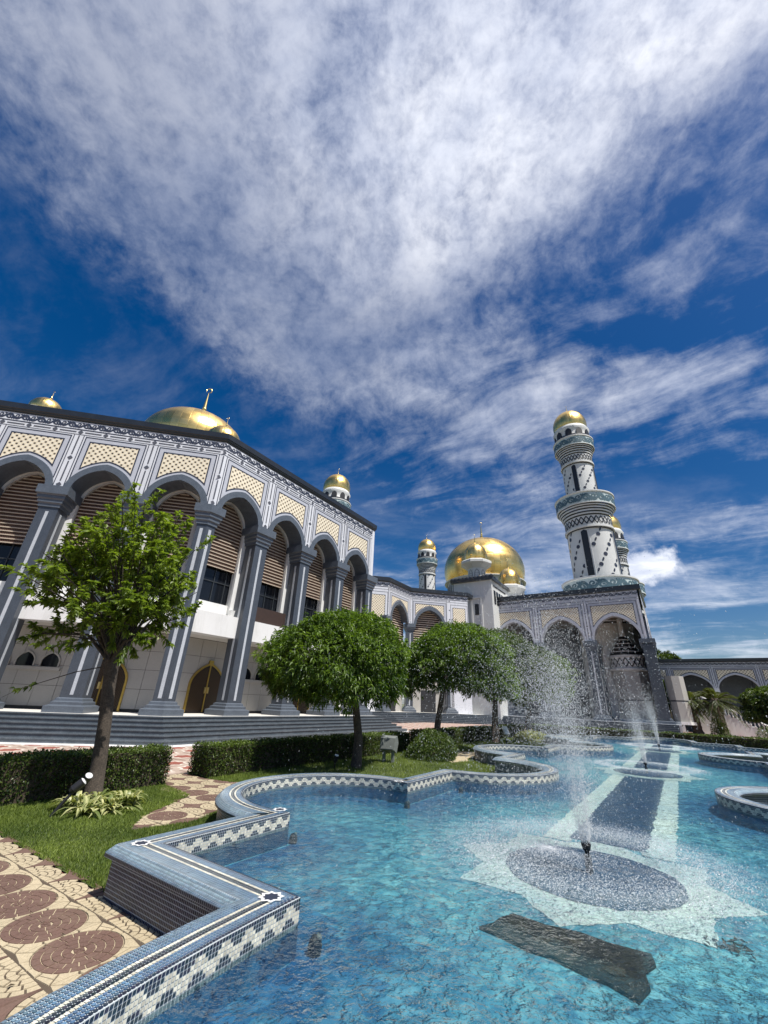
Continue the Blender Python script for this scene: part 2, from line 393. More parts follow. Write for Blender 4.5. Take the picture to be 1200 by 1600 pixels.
leaf_material('leaf_varieg', (.10, .15, .03), (.62, .60, .30), .30)
leaf_material('leaf_palm', (.03, .05, .014), (.14, .16, .04), .25)
principled('lawn_soil', (.055, .075, .018), .95, var=.3, scale=3, fine=.3, fscale=60)
principled('grout', (.55, .60, .62), .8, var=.15, scale=5)

# ------------------------------------------------------------------ mesh helpers
def link(name, me, mat=None, parent=None, loc=None, rotz=None, **props):
    o = bpy.data.objects.new(name, me); COL.objects.link(o)
    if mat is not None and me is not None and not me.materials:
        me.materials.append(M[mat])
    if parent is not None: o.parent = parent
    if loc is not None: o.location = loc
    if rotz is not None: o.rotation_euler = (0, 0, rotz)
    for k, v in props.items(): o[k] = v
    return o


def empty(name, loc=(0, 0, 0), rotz=0.0, parent=None, **props):
    o = bpy.data.objects.new(name, None); COL.objects.link(o); o.location = loc; o.rotation_euler = (0, 0, rotz)
    o.empty_display_size = .2
    if parent is not None: o.parent = parent
    for k, v in props.items(): o[k] = v
    return o


class MB:
    def __init__(s): s.v = []; s.f = []
    def add(s, vs, fs):
        b = len(s.v); s.v.extend([tuple(map(float, p)) for p in vs]); s.f.extend([tuple(i + b for i in q) for q in fs]); return s
    def box(s, x0, x1, y0, y1, z0, z1):
        return s.add([(x0, y0, z0), (x1, y0, z0), (x1, y1, z0), (x0, y1, z0), (x0, y0, z1), (x1, y0, z1), (x1, y1, z1), (x0, y1, z1)],
                     [(0, 3, 2, 1), (4, 5, 6, 7), (0, 1, 5, 4), (1, 2, 6, 5), (2, 3, 7, 6), (3, 0, 4, 7)])
    def frustum(s, poly0, z0, poly1, z1, cap=True):
        n = len(poly0)
        vs = [(x, y, z0) for x, y in poly0] + [(x, y, z1) for x, y in poly1]
        fs = [(i, (i + 1) % n, n + (i + 1) % n, n + i) for i in range(n)]
        if cap: fs += [tuple(range(n))[::-1], tuple(range(n, 2 * n))]
        return s.add(vs, fs)
    def prism(s, poly, z0, z1): return s.frustum(poly, z0, poly, z1)
    def lathe(s, prof, n=32, cx=0, cy=0, cap=False, ph=0.0):
        vs = []
        for r, z in prof:
            for i in range(n):
                a = 2 * pi * i / n + ph; vs.append((cx + r * cos(a), cy + r * sin(a), z))
        fs = []
        for j in range(len(prof) - 1):
            for i in range(n):
                k = (i + 1) % n
                fs.append((j * n + i, j * n + k, (j + 1) * n + k, (j + 1) * n + i))
        if cap:
            fs.append(tuple(range(n))[::-1]); fs.append(tuple((len(prof) - 1) * n + i for i in range(n)))
        return s.add(vs, fs)
    def ribbon(s, pts, w, fn, closed=False):
        """flat ribbon along a 2D polyline; fn maps (x, z) to a 3D point"""
        pts = [np.array(p, float) for p in pts]; n = len(pts); L = []; R = []
        for i in range(n):
            a = pts[(i - 1) % n] if (closed or i > 0) else pts[i]; b = pts[(i + 1) % n] if (closed or i < n - 1) else pts[i]
            if closed or 0 < i < n - 1:
                d1 = pts[i] - a; d2 = b - pts[i]; d1 /= max(1e-9, np.linalg.norm(d1)); d2 /= max(1e-9, np.linalg.norm(d2))
                t = d1 + d2; t /= max(1e-9, np.linalg.norm(t)); nn = np.array([-t[1], t[0]]); k = 1 / max(.45, float(np.dot(nn, [-d1[1], d1[0]])))
            else:
                t = b - a; t /= max(1e-9, np.linalg.norm(t)); nn = np.array([-t[1], t[0]]); k = 1
            L.append(fn(*(pts[i] + nn * w / 2 * k))); R.append(fn(*(pts[i] - nn * w / 2 * k)))
        m = n if closed else n - 1
        return s.add(L + R, [(n + i, n + (i + 1) % n, (i + 1) % n, i) for i in range(m)])
    def poly(s, pts, fn): return s.add([fn(*p) for p in pts], [tuple(range(len(pts)))])
    def tube(s, pts, rad, n=8):
        pts = [np.array(p, float) for p in pts]
        vs = []; up = np.array([0, 0, 1.])
        for i, p in enumerate(pts):
            t = pts[min(i + 1, len(pts) - 1)] - pts[max(i - 1, 0)]; t /= max(1e-9, np.linalg.norm(t))
            a = np.cross(t, up if abs(t[2]) < .9 else np.array([1., 0, 0])); a /= np.linalg.norm(a); b = np.cross(a, t)
            r = rad[i] if hasattr(rad, '__len__') else rad
            for k in range(n):
                an = 2 * pi * k / n; vs.append(p + r * (a * cos(an) + b * sin(an)))
        fs = [(i * n + k, i * n + (k + 1) % n, (i + 1) * n + (k + 1) % n, (i + 1) * n + k) for i in range(len(pts) - 1) for k in range(n)]
        fs += [tuple(range(n)), tuple(range((len(pts) - 1) * n, len(pts) * n))[::-1]]
        return s.add(vs, fs)
    def mesh(s, name, mat, smooth=False, uv=None, fix=True):
        me = bpy.data.meshes.new(name); me.from_pydata(s.v, [], s.f); me.materials.append(M[mat])
        if uv:
            l = me.uv_layers.new(name='UVMap')
            vi = np.zeros(len(me.loops), dtype=np.int32); me.loops.foreach_get('vertex_index', vi)
            V = np.array(s.v); a = np.stack([V[vi, 0], V[vi, 2]], 1).astype(np.float32).ravel() if uv == 'xz' else np.array(uv)[vi].astype(np.float32).ravel()
            l.data.foreach_set('uv', a)
        if smooth: me.polygons.foreach_set('use_smooth', [True] * len(me.polygons))
        me.update(); return me
    def build(s, name, mat, parent=None, smooth=False, uv=None, loc=None, rotz=None, **props):
        return link(name, s.mesh(name, mat, smooth, uv), None, parent, loc, rotz, **props)


def fast_mesh(name, V, F, mat, tint=None, smooth=False):
    """V (n,3), F (m,k) arrays; tint per face (value or rgb) as a face attribute"""
    me = bpy.data.meshes.new(name); V = np.ascontiguousarray(V, np.float32); F = np.ascontiguousarray(F, np.int32)
    k = F.shape[1]
    me.vertices.add(len(V)); me.vertices.foreach_set('co', V.ravel())
    me.loops.add(F.size); me.loops.foreach_set('vertex_index', F.ravel())
    me.polygons.add(len(F)); me.polygons.foreach_set('loop_start', np.arange(0, F.size, k, dtype=np.int32))
    try: me.polygons.foreach_set('loop_total', np.full(len(F), k, np.int32))
    except Exception: pass
    if tint is not None:
        tint = np.asarray(tint, np.float32)
        if tint.ndim == 1: tint = np.repeat(tint[:, None], 3, 1)
        c = np.concatenate([tint, np.ones((len(tint), 1), np.float32)], 1)
        at = me.attributes.new('tint', 'FLOAT_COLOR', 'FACE'); at.data.foreach_set('color', c.ravel())
    if smooth: me.polygons.foreach_set('use_smooth', [True] * len(F))
    me.materials.append(M[mat]); me.update(calc_edges=True); me.validate()
    return me


def offset_line(pts, off, closed=False):
    """offset a plan polyline to the right of travel (mitred)"""
    P = np.array(pts, float)[:, :2]; n = len(P); out = np.zeros((n, 2))
    for i in range(n):
        a = P[(i - 1) % n] if (closed or i > 0) else None; b = P[(i + 1) % n] if (closed or i < n - 1) else None
        ns = []
        if a is not None: d = P[i] - a; d /= max(1e-9, np.linalg.norm(d)); ns.append(np.array([d[1], -d[0]]))
        if b is not None: d = b - P[i]; d /= max(1e-9, np.linalg.norm(d)); ns.append(np.array([d[1], -d[0]]))
        m = sum(ns); m = m / max(1e-9, np.linalg.norm(m)); k = 1 / max(.35, float(np.dot(m, ns[0])))
        out[i] = P[i] + m * off * k
    return out


def sweep(mb, pts, prof, closed=False, cap=True):
    """sweep a closed cross-section [(off, z)] along a plan polyline"""
    rings = [offset_line(pts, o, closed) for o, z in prof]; n = len(pts); k = len(prof)
    vs = [(rings[j][i][0], rings[j][i][1], prof[j][1]) for i in range(n) for j in range(k)]
    m = n if closed else n - 1
    fs = [(i * k + j, i * k + (j + 1) % k, ((i + 1) % n) * k + (j + 1) % k, ((i + 1) % n) * k + j) for i in range(m) for j in range(k)]
    if cap and not closed: fs += [tuple(range(k))[::-1], tuple((n - 1) * k + j for j in range(k))]
    return mb.add(vs, fs)


def flat_fill(name, poly, z, mat, parent=None, **props):
    import mathutils.geometry as mg
    vs = [Vector((p[0], p[1], 0)) for p in poly]
    tris = mg.tessellate_polygon([vs])
    mb = MB(); mb.add([(p[0], p[1], z) for p in poly], [tuple(t) for t in tris])
    me = mb.mesh(name, mat)
    o = link(name, me, None, parent, **props)
    # face up
    for p in me.polygons:
        if p.normal.z < 0: p.flip()
    return o


def thing(name, label, cat, loc=(0, 0, 0), rotz=0.0, group=None):
    o = empty(name, loc, rotz); o['label'] = label; o['category'] = cat
    if group: o['group'] = group
    return o


def tag(o, label, cat, group=None):
    o['label'] = label; o['category'] = cat
    if group: o['group'] = group
    return o


def in_poly(x, y, poly):
    poly = np.asarray(poly); inside = np.zeros(len(x), bool); j = len(poly) - 1
    for i in range(len(poly)):
        xi, yi = poly[i]; xj, yj = poly[j]
        c = ((yi > y) != (yj > y)) & (x < (xj - xi) * (y - yi) / (yj - yi + 1e-12) + xi); inside ^= c; j = i
    return inside

# ------------------------------------------------------------------ ground, plaza, lawns, paths
Z_WATER, Z_FLOOR, Z_COPE = 0.30, 0.08, 0.47
g = MB(); g.add([(-900, -900, -.03), (900, -900, -.03), (900, 900, -.03), (-900, 900, -.03)], [(0, 1, 2, 3)])
principled('ground_far', (.12, .13, .07), .95, var=.25, scale=.05)
g.build('ground', 'ground_far', kind='structure')
flat_fill('plaza', [ud(-20, 40), ud(-20, -45), ud(75, -45), ud(75, 40)], -.018, 'plaza', kind='structure')
LAWN_L = [ud(3.2, 3.5), ud(3.2, 10.3), ud(36, 10.3), ud(36, 3.0), ud(20, 3.9), ud(11, 3.9)]
flat_fill('lawn', [ud(3.2, 1.7), ud(3.2, 10.3), ud(36.2, 10.3), ud(36.2, 1.7)], 0.0, 'lawn_soil', kind='structure')
flat_fill('lawn', [ud(3.2, -1.7), ud(36.2, -1.7), ud(36.2, -10.3), ud(3.2, -10.3)], 0.0, 'lawn_soil', kind='structure')
flat_fill('lawn', [ud(37.5, 12), ud(41.5, 12), ud(41.5, -14), ud(37.5, -14)], -.002, 'lawn_soil', kind='structure')

flat_fill('lawn', [ud(43, -6), ud(43, -40), ud(70, -40), ud(70, -14), ud(50, -9)], -.006, 'lawn_soil', kind='structure')
PATH2_UD = [(4.53, 6.26), (4.95, 6.75), (5.32, 7.05), (5.95, 7.4), (6.64, 7.86), (6.88, 9.29), (6.9, 10.35), (8.05, 10.35), (8.05, 9.4), (8.2, 8.5), (8.7, 7.6), (9.5, 6.9), (9.9, 6.3),
            (9.3, 5.9), (8.4, 6.35), (7.15, 6.5), (6.1, 6.3), (5.5, 6.0)]
PATH1_UD = [(-4, 1.2), (-4, 16), (3.16, 16), (3.16, 1.6), (2.2, 1.7), (1.0, 1.3), (0, .6), (-.5, -.5), (-2, -1)]
path1 = flat_fill('garden_path', [ud(*p) for p in PATH1_UD], .004, 'paver_joint_dark', kind='structure')
path2 = flat_fill('garden_path', [ud(*p) for p in PATH2_UD], .005, 'paver_joint_dark', kind='structure')
PATH3_UD = [(u + 12.15, d) for u, d in PATH2_UD]
path3 = flat_fill('garden_path', [ud(*p) for p in PATH3_UD], .005, 'paver_cream', kind='structure')


def fan_stones(cu, cd):
    """stones of one square unit of the fan paving, local (u, d) polygons with their colour"""
    out = []
    def sector(c0, r0, r1, a0, a1, col):
        n = 2 if r1 > .12 else 1
        am = np.linspace(a0, a1, n + 1)
        pts = [(c0[0] + r1 * cos(a), c0[1] + r1 * sin(a)) for a in am]
        pts += [(c0[0] + r0 * cos(a), c0[1] + r0 * sin(a)) for a in am[::-1]] if r0 > .01 else [c0]
        out.append((pts, col))
    rings = [(.0, .055), (.055, .125), (.125, .195), (.195, .262), (.262, .328)]
    c0 = (cu, cd)
    for k, (r0, r1) in enumerate(rings):
        n = (4, 7, 11, 14, 18)[k]; ph = RNG.random()
        for i in range(n):
            sector(c0, r0, r1, 2 * pi * (i + ph) / n, 2 * pi * (i + 1 + ph) / n, 'paver_brown')
    # cream stones between the brown discs
    hx, hy = .37, .34
    for i in range(16):
        a0, a1 = 2 * pi * i / 16, 2 * pi * (i + 1) / 16
        def edge(a):
            k = 1 / max(abs(cos(a)) / hx, abs(sin(a)) / hy); return (cu + k * cos(a), cd + k * sin(a))
        am = (a0 + a1) / 2
        pts = [(cu + .335 * cos(a), cd + .335 * sin(a)) for a in (a0, am, a1)] + [edge(a1), edge(a0)]
        if i % 4 in (1, 2):
            # the square's own corner belongs to two wedges
            cor = (cu + math.copysign(hx, cos(am)), cd + math.copysign(hy, sin(am)))
            pts = pts[:4] + [cor] + pts[4:] if False else pts
        ar = hypot(pts[2][0] - pts[3][0], pts[2][1] - pts[3][1])
        P5 = [np.array(q) for q in pts]
        if ar > .10:
            m0, m1 = (P5[0] + P5[4]) / 2, (P5[2] + P5[3]) / 2; mm = (m0 + m1) / 2
            out.append(([tuple(P5[0]), tuple(P5[1]), tuple(P5[2]), tuple(m1), tuple(m0)], 'paver_cream')); out.append(([tuple(m0), tuple(m1), tuple(P5[3]), tuple(P5[4])], 'paver_cream'))
        elif ar > .012 or hypot(pts[0][0] - pts[4][0], pts[0][1] - pts[4][1]) > .012: out.append((pts, 'paver_cream'))
    for sg in (1, -1):
        c1 = (cu + sg * .375, cd)
        for k, (r0, r1) in enumerate(rings):
            n = (2, 4, 6, 8, 10)[k]
            for i in range(n):
                a0, a1 = -pi / 2 + pi * i / n, -pi / 2 + pi * (i + 1) / n
                if sg < 0: a0, a1 = a0 + pi, a1 + pi
                sector(c1, r0, r1, a0, a1, 'paver_cream')
        for e in (1, -1):
            pts = [(c1[0] + sg * .335 * cos(a), c1[1] + e * .335 * sin(a)) for a in np.linspace(pi / 2, 0.12, 6)] + [(c1[0] + sg * .333, c1[1] + e * .05), (c1[0] + sg * .333, c1[1] + e * .338)]
            out.append((pts, 'paver_brown'))
    return out


def lay_path(parent, poly_ud, ulo, uhi, dlo, dhi, n_single, z0, gap=.0045):
    polys = []
    for iu in range(-4, 8):
        cu = 2.55 + 1.416 * iu
        if cu < ulo - .7 or cu > uhi + .7: continue
        cd = 3.23 - .68 * 10
        while cd < dhi + .4:
            if cd > dlo - .4: polys += fan_stones(cu, cd)
            cd += .68
    C = np.array([np.mean(p, axis=0) for p, c in polys])
    keep = in_poly(C[:, 0], C[:, 1], poly_ud)
    items = []
    for (p, c), k, cc in zip(polys, keep, C):
        if not k: continue
        W = np.array([ud(*q) for q in p]); m = W.mean(0); q = m + (W - m) * (1 - (gap * (2.0 if c == 'paver_cream' else 1.1)) / max(.02, np.abs(W - m).max()))
        h = z0 + .006 + RNG.random() * .003
        items.append((hypot(*m), m, q, h, c))
    # nearest ones in view first
    def score(it):
        a = atan2(it[1][0], it[1][1]); return it[0] + (0 if -.76 < a < .3 and it[0] > 3.3 else 50)
    items.sort(key=score)
    bed = MB()
    for iu in range(-4, 8):
        for kd in range(-12, 14):
            cu, cd = 2.55 + 1.416 * iu, 3.23 + .68 * kd
            if in_poly(np.array([cu]), np.array([cd]), poly_ud)[0] and dlo - .3 < cd < dhi + .3:
                bed.add([(*ud(cu + .331 * cos(a), cd + .331 * sin(a)), z0 + .002) for a in np.linspace(0, 2 * pi, 28, endpoint=False)], [tuple(range(28))[::-1]])
    if bed.v: bed.build('disc_bedding', 'paver_cream', parent, kind='stuff')
    rest = {'paver_brown': MB(), 'paver_cream': MB()}
    for i, (d, m, q, h, c) in enumerate(items):
        n = len(q); top = m + (q - m) * .97
        def put(mb, ox, oy):
            vs = [(x - ox, y - oy, z0) for x, y in q] + [(x - ox, y - oy, h) for x, y in top]
            a = sum(q[k][0] * q[(k + 1) % n][1] - q[(k + 1) % n][0] * q[k][1] for k in range(n))
            fs = [(k, (k + 1) % n, n + (k + 1) % n, n + k) for k in range(n)] + [tuple(range(n, 2 * n))]
            if a < 0: fs = [f[::-1] for f in fs]
            mb.add(vs, fs)
        if i < n_single and d < 12:
            mb = MB(); put(mb, m[0], m[1]); mb.build('paver', c, parent, loc=(m[0], m[1], 0))
        else: put(rest[c], 0, 0)
    for c, mb in rest.items():
        if mb.v: mb.build('paver_field', c, parent, kind='stuff')


lay_path(path1, PATH1_UD, -1.0, 3.2, 1.4, 9.0, 300, .004)
lay_path(path2, PATH2_UD, 4.4, 10.0, 5.6, 10.4, 0, .005)

# ------------------------------------------------------------------ the pool
def pool_side():
    pts = [(.25, 0.0), (.28, .35), (.40, .70), (.65, 1.0), (1.0, 1.24), (1.35, 1.37), (1.75, 1.47), (2.1, 1.53), (2.6, 1.58), (3.0, 1.605), (3.44, 1.62)]
    marks = [len(pts) - 1]
    def arc(cu, cd, r, a0, a1, n=40):
        return [(cu + r * cos(radians(a)), cd + r * sin(radians(a))) for a in np.linspace(a0, a1, n)]
    pts.append((3.48, 3.72)); marks.append(len(pts) - 1)
    for k, cu in enumerate((7.15, 19.3, 31.45)):
        A = arc(cu, 4.1, 1.77, 192.4, -12.4); marks.append(len(pts)); pts += A; marks.append(len(pts) - 1)
        if k < 2:
            A = arc(cu + 6.2, 3.95, 2.25, 185.9, 354.1); marks.append(len(pts)); pts += A; marks.append(len(pts) - 1)
    U = 38.6
    pts.append((U - 3.48, 3.72)); pts.append((U - 3.44, 1.62))
    pts += [(U - a, b) for a, b in [(.25, 0.0), (.28, .35), (.40, .70), (.65, 1.0), (1.0, 1.24), (1.35, 1.37), (1.75, 1.47), (2.1, 1.53), (2.6, 1.58), (3.0, 1.605)]][::-1]
    return pts


SIDE = pool_side()
LOOP_UD = SIDE[::-1] + [(u, -d) for u, d in SIDE[1:-1]]     # far -> near on the left, near -> far on the right
LOOP = np.array([ud(*p) for p in LOOP_UD])


def resample(P, step, closed=True):
    out = []
    n = len(P)
    for i in range(n if closed else n - 1):
        a, b = P[i], P[(i + 1) % n]; L = np.linalg.norm(b - a)
        k = max(1, int(round(L / step)))
        for j in range(k): out.append(a + (b - a) * j / k)
    return np.array(out)


pool = thing('pool_wall', 'low scalloped pool wall with blue mosaic coping and zigzag tile band', 'pool wall')
mb = MB(); sweep(mb, LOOP, [(0.0, .467), (.355, .467), (.427, .398), (.427, .362), (.362, .352), (.362, -.1), (0.0, -.1)], closed=True)
mb.build('coping_bed', 'grout', pool)
TS = .0275
NAVY, BLUE, CREAM, INK, STEEL = (.018, .026, .05), (.085, .155, .25), (.70, .66, .53), (.014, .018, .03), (.20, .28, .34)
_offs = {}
def loop_off(o):
    k = round(o, 5)
    if k not in _offs: _offs[k] = offset_line(LOOP, o, True)
    return _offs[k]


def tile_strip(name, cells, colour, lift, gx=.10):
    """cells: list of ((off0,z0),(off1,z1)); colour(i_station, j) -> rgb; every straight or arc piece is laid on its own length"""
    V = []; T = []
    n = len(LOOP)
    mid = loop_off(np.mean([c[0][0] for c in cells]))
    cnt = np.maximum(1, np.round(np.linalg.norm(np.roll(mid, -1, 0) - mid, axis=1) / TS)).astype(int)
    seg = np.repeat(np.arange(n), cnt); start = np.concatenate([[0], np.cumsum(cnt)[:-1]]); idx = np.arange(len(seg)); loc = idx - start[seg]
    f0 = (loc + gx) / cnt[seg]; f1 = (loc + 1 - gx) / cnt[seg]; nx = (seg + 1) % n
    for j, ((o0, z0), (o1, z1)) in enumerate(cells):
        a0 = (o0 + (o1 - o0) * gx, z0 + (z1 - z0) * gx); a1 = (o1 - (o1 - o0) * gx, z1 - (z1 - z0) * gx)
        L = hypot(o1 - o0, z1 - z0); nn = ((z0 - z1) / L, (o1 - o0) / L)
        if lift < 0: nn = (-nn[0], -nn[1])
        quad = []
        for f, (o, z) in ((f0, a0), (f1, a0), (f1, a1), (f0, a1)):
            P = loop_off(o + nn[0] * abs(lift)); zz = z + nn[1] * abs(lift)
            q = P[seg] + (P[nx] - P[seg]) * f[:, None]
            quad.append(np.concatenate([q, np.full((len(seg), 1), zz)], 1))
        V.append(np.stack(quad, 1)); T.append(colour(idx, j))
    V = np.concatenate(V).reshape(-1, 3); T = np.concatenate(T)
    F = np.arange(len(V)).reshape(-1, 4)
    T = T * (1 + .55 * (RNG.random((len(T), 1)) - .5)) + .014 * (RNG.random((len(T), 3)) - .5)
    me = fast_mesh(name, V, F, 'mosaic', np.clip(T, .003, .9))
    return link(name, me, None, pool, kind='stuff')


def const(cols):
    def f(i, j):
        c = np.tile(np.array(cols[j]), (len(i), 1)); return c
    return f


TOPC = [NAVY, (.07, .125, .21), (.10, .18, .28), BLUE, CREAM, INK, (.05, .06, .075), CREAM, BLUE, (.11, .19, .28), (.10, .17, .25), (.14, .22, .29), (.15, .21, .27)]
tile_strip('coping_tiles', [((j * TS, Z_COPE), ((j + 1) * TS, Z_COPE)) for j in range(13)], const(TOPC), .003)
bn = [(.3575 + .0725 * k / 4, .468 - .07 * k / 4) for k in range(5)]
tile_strip('bullnose_tiles', list(zip(bn[:-1], bn[1:])), const([STEEL, (.24, .33, .38), STEEL, (.13, .19, .25)]), .004)
tile_strip('lip_tiles', [((.428, .398), (.428, .364))], const([NAVY]), .003)
tile_strip('outer_wall_tiles', [((.362, .345 - k * .0345), (.362, .345 - (k + 1) * .0345)) for k in range(10)], const([(.011, .020, .055)] * 10), .003, .10)


def zig(i, j):
    ph = i % 8
    h = np.array([0, 0, 1, 2, 2, 2, 1, 0])[ph]
    row = j - 1
    c = np.tile(np.array((.030, .042, .06)), (len(i), 1))
    if j == 0: c[:] = NAVY
    elif j >= 6: c[:] = (.20, .24, .25)
    else: c[(row >= h) & (row <= h + 2)] = CREAM
    return c


tile_strip('zigzag_tiles', [((0, .467 - k * .0265), (0, .467 - (k + 1) * .0265)) for k in range(8)], zig, -.003)



def star_pts(cx, cy, r0, r1, n=8, ph=0.0):
    return [(cx + (r0 if k % 2 == 0 else r1) * cos(pi * k / n + ph), cy + (r0 if k % 2 == 0 else r1) * sin(pi * k / n + ph)) for k in range(2 * n)]


for cu, cd in ((3.27, 1.795), (3.30, 3.90), (5.42, 3.93), (8.88, 3.93)):
    mb = MB(); ring = star_pts(cu, cd, .115, .083); inn = star_pts(cu, cd, .078, .056)
    o = [ud(*p) for p in ring]; i_ = [ud(*p) for p in inn]; n = len(o)
    mb.add([(x, y, .4775) for x, y in o] + [(x, y, .4775) for x, y in i_], [(k, n + k, n + (k + 1) % n, (k + 1) % n) for k in range(n)])
    mb.add([(x, y, .4765) for x, y in i_] + [(*ud(cu, cd), .4765)], [(k, n, (k + 1) % n) for k in range(n)])
    me = mb.mesh('corner_star', 'wall_white'); me.materials.append(M['navy_inlay'])
    for f in me.polygons:
        if f.index >= n: f.material_index = 1
    link('corner_star', me, None, pool)

inside = offset_line(LOOP, .03, True)
flat_fill('pool_water', inside, Z_WATER, 'water', kind='structure')
fl = flat_fill('pool_floor', inside, Z_FLOOR, 'floor_turquoise', kind='structure')
# shading near the foot of the wall painted into the floor colour, by distance
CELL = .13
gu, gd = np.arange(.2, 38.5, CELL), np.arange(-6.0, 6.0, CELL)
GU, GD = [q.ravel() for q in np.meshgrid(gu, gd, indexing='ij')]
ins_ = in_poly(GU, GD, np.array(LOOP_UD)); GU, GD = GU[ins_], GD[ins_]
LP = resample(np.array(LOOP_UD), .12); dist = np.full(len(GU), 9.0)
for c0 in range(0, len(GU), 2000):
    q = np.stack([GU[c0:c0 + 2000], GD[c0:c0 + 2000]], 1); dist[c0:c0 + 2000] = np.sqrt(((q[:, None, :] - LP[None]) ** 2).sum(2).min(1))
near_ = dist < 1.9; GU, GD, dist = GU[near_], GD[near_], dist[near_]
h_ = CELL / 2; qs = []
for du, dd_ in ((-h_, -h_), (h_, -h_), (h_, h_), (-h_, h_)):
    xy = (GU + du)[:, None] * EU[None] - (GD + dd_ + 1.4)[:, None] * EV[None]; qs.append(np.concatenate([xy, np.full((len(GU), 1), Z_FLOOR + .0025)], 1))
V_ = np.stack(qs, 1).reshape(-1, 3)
link('shaded_border', fast_mesh('shaded_border', V_, np.arange(len(V_)).reshape(-1, 4), 'floor_shaded', np.clip(1.12 - dist / 1.6 + .10 * RNG.normal(size=len(GU)), 0, 1)), None, fl)
A_ = offset_line(LOOP, -.004, True); n_ = len(LOOP)
wv = np.concatenate([np.concatenate([A_, np.full((n_, 1), z)], 1) for z in (.272, Z_FLOOR)])
link('shaded_border', fast_mesh('shaded_wall', wv, np.array([(i, (i + 1) % n_, n_ + (i + 1) % n_, n_ + i) for i in range(n_)]), 'floor_shaded', np.full(n_, .9)), None, fl)  # submerged wall face, painted with the same shading
def refracted_edge(pts, step=.07, amp=.028):  # jittered outline imitates refraction through rippled water
    P = np.array(pts, float); out = []
    for i in range(len(P)):
        a, b = P[i], P[(i + 1) % len(P)]; L = np.linalg.norm(b - a); k = max(1, int(L / step)); n = np.array([-(b - a)[1], (b - a)[0]]) / max(L, 1e-9)
        for j in range(k): out.append(tuple(a + (b - a) * j / k + n * RNG.normal() * amp))
    return out
FU = (7.2, 19.35, 31.5)
for u0 in FU:
    flat_fill('star_mosaic', [ud(*p) for p in refracted_edge(star_pts(u0, 0, 1.78, 1.36, 8, 0), .10, .014)], Z_FLOOR + .004, 'floor_cream', fl)
    flat_fill('disc_mosaic', [ud(*p) for p in refracted_edge([(u0 + 1.06 * cos(a), 1.06 * sin(a)) for a in np.linspace(0, 2 * pi, 60, endpoint=False)], .06, .012)], Z_FLOOR + .010, 'floor_navy', fl)
for a, b in ((8.75, 17.8), (20.9, 29.95), (33.0, 37.6)):
    flat_fill('axis_strip', [ud(*p) for p in refracted_edge([(a, -.56), (b, -.56), (b, .54), (a, .54)], .09, .016)], Z_FLOOR + .007, 'floor_navy', fl)
    for s in (1, -1):
        flat_fill('cream_band', [ud(*p) for p in refracted_edge([(a - .2, s * .50), (b + .2, s * .50), (b + .2, s * .93), (a - .2, s * .93)], .09, .016)], Z_FLOOR + .0055, 'floor_cream', fl)
# ------------------------------------------------------------------ mosque architecture helpers
def arch_z(x, hw, z0, za, k=.16):
    a = min(1.0, abs(x) / hw)
    return z0 + (za - z0) * ((1 - k) * sqrt(max(0.0, 1 - a * a)) + k * (1 - a))


def arch_xs(hw, n=20): return [-hw * cos(pi * i / n) for i in range(n + 1)]


def scroll_unit(L, h):
    """ribbons of one vine scroll in a cell L x h, as (polyline, width)"""
    R = []
    w = h * .135
    xs = np.linspace(0, L, 17)
    R.append(([(x, h * (.5 + .33 * sin(2 * pi * x / L))) for x in xs], w * 1.15))
    R.append(([(x, h * (.5 - .33 * sin(2 * pi * x / L))) for x in np.linspace(L * .02, L * .48, 7)], w * .8))
    for cx, cy, sg in ((L * .25, h * .40, 1), (L * .75, h * .60, -1)):
        sp = []
        for k in range(15):
            a = k / 14 * 2.7 * pi; r = h * (.30 - .25 * k / 14)
            sp.append((cx + r * cos(a) * 1.15, cy + sg * r * sin(a)))
        R.append((sp, w * .85))
    R.append(([(L * .40, h * .12), (L * .5, h * .28), (L * .60, h * .12)], w)); R.append(([(L * .90, h * .88), (L * 1.0, h * .72), (L * 1.1, h * .88)], w))
    return R


